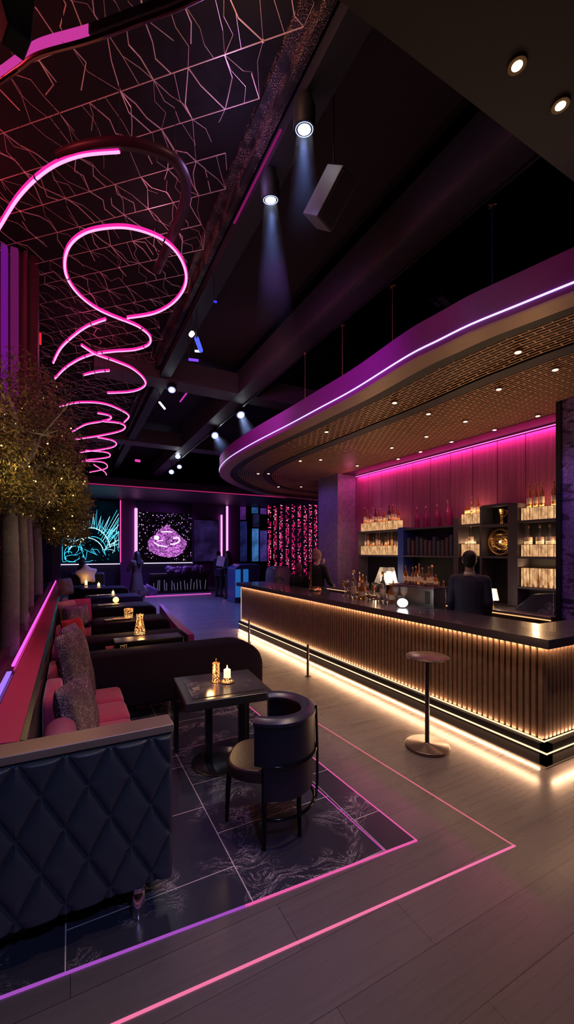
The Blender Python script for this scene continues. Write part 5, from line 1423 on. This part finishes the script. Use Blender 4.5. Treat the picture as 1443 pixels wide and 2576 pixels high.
def person(label, loc, rz, sc=1., skin=(.45,.27,.20), hair=(.02,.015,.012), top=(.02,.02,.03), bottom=(.015,.015,.02), pose=None, hairstyle='short', head_turn=0., dress=False, sh_w=.19, vox=.011, lapel=False):
    P_ = dict(STAND); P_.update(pose or {}); sh = sh_w
    t = thing('person', label, 'person', loc, rz); t.scale = (sc, sc, sc)
    SK = mat('skin_%.2f' % skin[0], skin, .5, var=.05); TP = mat('garment_%s' % str(top), top, .7, bump=.15, vs=20); BT = mat('garment_%s' % str(bottom), bottom, .7)
    torso = [(0,0,.88,.13,.10),(0,0,.95,.165,.115),(0,0,1.06,.145,.10),(0,.0,1.18,.15,.105),(0,0,1.30,.175,.115),(0,-.005,1.39,.17,.10),(0,-.01,1.445,.12,.075),(0,-.01,1.47,.065,.06)]
    b = MB(); rings(b, torso)
    hips = [(-.09,0,.92),(.09,0,.92)]
    for i in (0,1):
        cap(b, hips[i], P_['kn'][i], .085, .055); cap(b, P_['kn'][i], P_['an'][i], .052, .036)
        ax, ay, az = P_['an'][i]; cap(b, (ax, ay-.03, .045), (ax, ay+.13, .035), .04, .032)
        s = (-sh if i == 0 else sh, -.005, 1.405)
        cap(b, s, P_['el'][i], .05, .038); cap(b, P_['el'][i], P_['wr'][i], .037, .025)
        e = Vector(P_['el'][i]); w_ = Vector(P_['wr'][i]); d = (w_-e).normalized(); sd = d.cross(Vector((0,1,0))); sd = sd.normalized() if sd.length > .1 else Vector((1,0,0)); sd2 = d.cross(sd)
        pm = w_+d*.05; cap(b, w_, pm, .024, .026)
        for f in range(4):
            o_ = sd2*((f-1.5)*.019); l = (.062,.075,.07,.055)[f]
            k1 = pm+o_+d*.022; k2 = k1+d*l*.5+sd*.008; k3 = k2+d*l*.35+sd*.022
            cap(b, k1, k2, .0095, .009, 8); cap(b, k2, k3, .009, .0075, 8)
        cap(b, w_+d*.02+sd2*-.028, w_+d*.06+sd2*-.052, .011, .009, 8)
    cap(b, (0,-.01,1.44), (0,.0,1.56), .056, .052)
    R = Matrix.Rotation(head_turn, 3, 'Z'); hc = Vector((0,.01,1.645))
    def hp(x, y, z): return hc+R @ Vector((x, y, z))
    b.ball(hp(0,-.01,.012), (.076,.092,.10), 18, 12, R); b.ball(hp(0,.02,-.05), (.055,.065,.062), 14, 10, R)
    b.ball(hp(0,.092,-.018), (.012,.018,.024), 8, 6, R); b.ball(hp(0,.082,-.058), (.024,.012,.010), 8, 6, R); b.ball(hp(0,.066,-.095), (.024,.02,.018), 8, 6, R)
    for s in (-1,1): b.ball(hp(s*.078,-.005,-.01), (.010,.018,.030), 8, 6, R)
    o = b.build('body', SK, t, True); remesh(o, vox)
    # face details
    for s in (-1,1): MB().ball(hp(s*.030,.082,.002), (.011,.008,.006), 8, 6, R).build('eye', mat('eye_dark', (.02,.015,.015), .2), t, True)
    MB().ball(hp(0,.091,-.058), (.022,.008,.007), 10, 6, R).build('mouth', mat('lips', (.35,.08,.09), .5), t, True)
    # hair
    hr = MB(); hr.ball(hp(0,-.025,.035), (.086,.095,.092), 18, 12, R)
    if hairstyle == 'short': hr.ball(hp(0,-.05,-.02), (.076,.06,.07), 14, 10, R)
    if hairstyle == 'long':
        cap(hr, hp(0,-.06,0), hp(0,-.09,-.30), .085, .10, 12); cap(hr, hp(-.07,-.02,.0), hp(-.10,-.0,-.28), .035, .05, 10); cap(hr, hp(.07,-.02,.0), hp(.10,-.0,-.28), .035, .05, 10)
    if hairstyle == 'bun': hr.ball(hp(0,-.06,.10), (.06,.06,.05), 12, 8, R); hr.ball(hp(0,-.06,-.04), (.07,.06,.07), 12, 8, R)
    if hairstyle == 'bob': cap(hr, hp(0,-.05,0), hp(0,-.055,-.11), .085, .08, 12)
    ho = hr.build('hair', mat('hair_%.3f_%.3f' % (hair[0], hair[1]), hair, .5, bump=.5, vs=20), t, True); remesh(ho, .009, 4)
    # jacket / top
    j = MB()
    if dress: rings(j, [(0,0,.45,.24,.20),(0,0,.7,.20,.16)]+[(a_,b_,z_,x_,y_) for a_,b_,z_,x_,y_ in torso[1:-1]], 16, .014)
    else: rings(j, [(0,0,.80,.165,.125)]+torso[1:-1]+[(0,-.01,1.462,.075,.062)], 16, .018)
    for i in (0,1):
        s = (-sh if i == 0 else sh, -.005, 1.405); cap(j, s, P_['el'][i], .066, .053); cap(j, P_['el'][i], Vector(P_['wr'][i])-(Vector(P_['wr'][i])-Vector(P_['el'][i])).normalized()*.02, .053, .042)
        cap(j, (s[0]*.45,-.008,1.43), s, .055, .062)
    jo = j.build('dress' if dress else 'jacket', TP, t, True); remesh(jo, vox)
    if lapel: MB().lathe([(.062,1.455),(.066,1.47),(.060,1.505),(.056,1.505),(.056,1.455)], 18).build('shirt_collar', mat('white_collar', (.7,.68,.7), .6), t, True)
    if not dress:
        tr = MB(); rings(tr, [(0,0,.84,.13,.10),(0,0,.90,.16,.115),(0,0,.98,.15,.11)], 16, .01)
        for i in (0,1): cap(tr, hips[i], P_['kn'][i], .10, .072); cap(tr, P_['kn'][i], (P_['an'][i][0], P_['an'][i][1], P_['an'][i][2]+.02), .07, .058)
        to = tr.build('trousers', BT, t, True); remesh(to, .013)
    for i in (0,1):
        s = MB(); ax, ay, az = P_['an'][i]; cap(s, (ax, ay-.035, .05), (ax, ay+.15, .038), .05, .038); s.box(ax-.045, ax+.045, ay-.07, ay+.17, 0, .02)
        so = s.build('shoe', BLK, t, True); remesh(so, .009)
    return t
pb_ = PD(1180, 1400, 5.25)
person('man in a dark navy suit seen from behind, standing behind the bar', (pb_.x, pb_.y, 0), -math.atan2(pb_.x, pb_.y)-.12, 1.045, (.42,.25,.19), (.012,.010,.012), (.026,.026,.075), (.015,.015,.03),
       dict(el=[(-.215,-.02,1.13),(.215,-.02,1.14)], wr=[(-.19,.12,.90),(.19,.14,.92)]), 'short', .12, sh_w=.172, lapel=True, vox=.009)
pw = PD(798, 1400, 8.7)
person('woman with an updo in black at the far bar end, hand at her face', (pw.x, pw.y, 0), math.radians(-75), 1.06, (.5,.33,.27), (.30,.17,.13), (.012,.012,.018), (.012,.012,.016),
       dict(el=[(-.24,.16,1.18),(.26,.06,1.13)], wr=[(-.06,.20,1.46),(.16,.26,1.05)]), 'bun', 0.)
pw = PD(752, 1400, 9.0)
person('person in black with wine red hair left of the updo woman at the bar end', (pw.x, pw.y, 0), math.radians(-60), .90, (.4,.25,.22), (.14,.02,.06), (.010,.010,.015), (.01,.01,.014), None, 'bob', 0.)
pw = PD(572, 1400, 16.0)
person('woman in black with long dark hair standing on the walkway holding a sparkling clutch', (pw.x, pw.y, 0), math.radians(80), 1.06, (.3,.2,.2), (.008,.006,.008), (.008,.008,.012), (.006,.006,.01),
       dict(el=[(-.25,.05,1.15),(.25,.05,1.15)], wr=[(-.12,.26,1.10),(.12,.26,1.12)]), 'long', 0.)
q = MB().box(-.15,.15,-.03,.03,-.2,.2).build('silver_clutch', mat('silver_sequin', (.55,.5,.6), .4, .3), None, bevel=.01); pc = PD(555, 1412, 15.9); q.location = pc; q.rotation_euler = (0, .2, math.radians(-20)); tag(q, 'silver sparkling clutch bag held by the standing woman in black', 'bag')
pw = PD(550, 1400, 16.5)
person('person in dark clothes partly hidden behind the standing woman in black', (pw.x, pw.y, 0), math.radians(-60), 1.05, (.3,.2,.2), (.01,.008,.01), (.02,.015,.03), (.01,.01,.015), None, 'short', 0.)
pw = PD(344, 1400, 14.2)
person('woman with dark hair in a bronze satin dress in the lounge, below the violet screen', (pw.x, pw.y, 0), math.radians(30), 1.05, (.35,.2,.17), (.012,.008,.01), (.06,.032,.03), (.01,.01,.01), dict(el=[(-.27,.1,1.15),(.27,.1,1.15)], wr=[(-.10,.28,1.08),(.25,.30,1.1)]), 'long', 0., dress=True)
pw = PD(207, 1400, 13.7)
person('dark clothed person in front of the cyan screen in the lounge', (pw.x, pw.y, 0), math.radians(-120), .93, (.2,.13,.13), (.008,.008,.01), (.02,.02,.035), (.01,.01,.01), dict(el=[(-.25,.05,1.15),(.28,.15,1.3)], wr=[(-.2,.25,1.0),(.2,.15,1.6)]), 'bob', 0.)

# ================================================================ LIGHTS
light('SPOT', 'lounge_key', (.85, 3.35, 4.9), 260, (1,.74,.66), .05, (.95, 2.6, 0), 62, .6)
light('SPOT', 'walkway_key', (2.2, 1.9, 4.15), 80, (1,.70,.60), .08, (2.6, 1.9, 0), 110, 1)
light('SPOT', 'blue_front_fill', (.3, -1.4, 4.1), 260, (.40,.47,1), .12, (-.3, 2.0, .2), 46, .8)  # added blue fill behind the eye for the quilted panel, no fixture
light('SPOT', 'marble_blue', (1.5, .9, 4.15), 85, (.16,.16,1), .08, (1.25, 2.15, 0), 32, .9)
light('SPOT', 'purple_floor', (3.2, .2, 4.15), 45, (.5,.3,1), .12, (3.0, .7, 0), 80, 1)
light('SPOT', 'neon_fill', (.35, 4.2, 4.45), 40, (1,.05,.4), .5, (.35, 4.2, 0), 120, 1)
light('POINT', 'lattice_red', (-.75, 2.9, 4.9), 16, (1,.10,.10), .1)
light('POINT', 'lattice_red', (-.9, 4.4, 4.9), 12, (1,.08,.12), .1)
light('POINT', 'lattice_warm', (.85, 2.15, 4.95), 8, (1,.5,.35), .1)
light('POINT', 'lattice_violet', (1.1, 3.0, 4.85), 7, (.6,.35,1), .1)
light('POINT', 'lattice_rose', (.8, 4.4, 4.9), 5, (1,.3,.5), .1)
light('POINT', 'lattice_rose', (.3, 7.0, 4.9), 5, (1,.1,.35), .1)
light('SPOT', 'banquette_pink', (1.0, 4.0, 4.6), 70, (1,.10,.35), .1, (.0, 3.6, .5), 45, .8)
light('SPOT', 'banquette_pink', (1.0, 8.0, 4.6), 120, (1,.12,.35), .1, (.0, 7.0, .5), 55, .8)
light('SPOT', 'walk_blue', (3.0, 14.0, 4.3), 1700, (.22,.24,1), .3, (2.9, 13.4, 0), 110, 1)
light('SPOT', 'walk_blue', (3.4, 18.0, 4.3), 1100, (.35,.2,1), .3, (3.0, 18.0, 0), 110, 1)
light('SPOT', 'walk_blue_near', (2.6, 9.5, 4.6), 700, (.32,.24,1), .2, (2.5, 10, 0), 70, 1)
light('SPOT', 'far_violet', (5, 19, 4.2), 120, (.6,.1,.9), .3, (4, 21.4, 2), 100, 1)
light('SPOT', 'fascia_violet', (1.4, 3.0, 4.2), 60, (.75,.08,1), .2, (3.2, 4.4, 4.0), 75, 1)
light('SPOT', 'fascia_violet', (1.4, 5.6, 4.2), 60, (.85,.08,.9), .2, (3.0, 6.6, 4.0), 75, 1)
light('SPOT', 'fascia_hot', (2.2, 8.4, 4.3), 40, (.9,.05,1), .1, (3.0, 9.4, 4.0), 50, .9)
light('SPOT', 'pier_violet', (4.8, 2.6, 3.8), 60, (.5,.3,1), .05, (5.84, 2.3, 1.9), 90, 1)
light('SPOT', 'pier_violet_far', (4.8, 10.5, 3.8), 50, (.35,.15,1), .05, (6.13, 9.2, 2.4), 70, 1)
light('SPOT', 'pier_warm', (5.2, 7.2, 2.6), 34, (1,.55,.4), .1, (6.4, 8.72, 1.9), 60, 1)
light('POINT', 'pier_pink', (6.2, 8.3, 3.6), 4, (1,.15,.5), .1)
light('SPOT', 'beam_rose', (2.2, 5.0, 4.3), 34, (.9,.35,.55), .3, (3.0, 7.0, 5.2), 90, 1)
light('SPOT', 'back_bar_fill', (5.0, 5.0, 3.75), 30, (1,.6,.4), .1, (6.3, 5.6, 1.2), 100, 1)
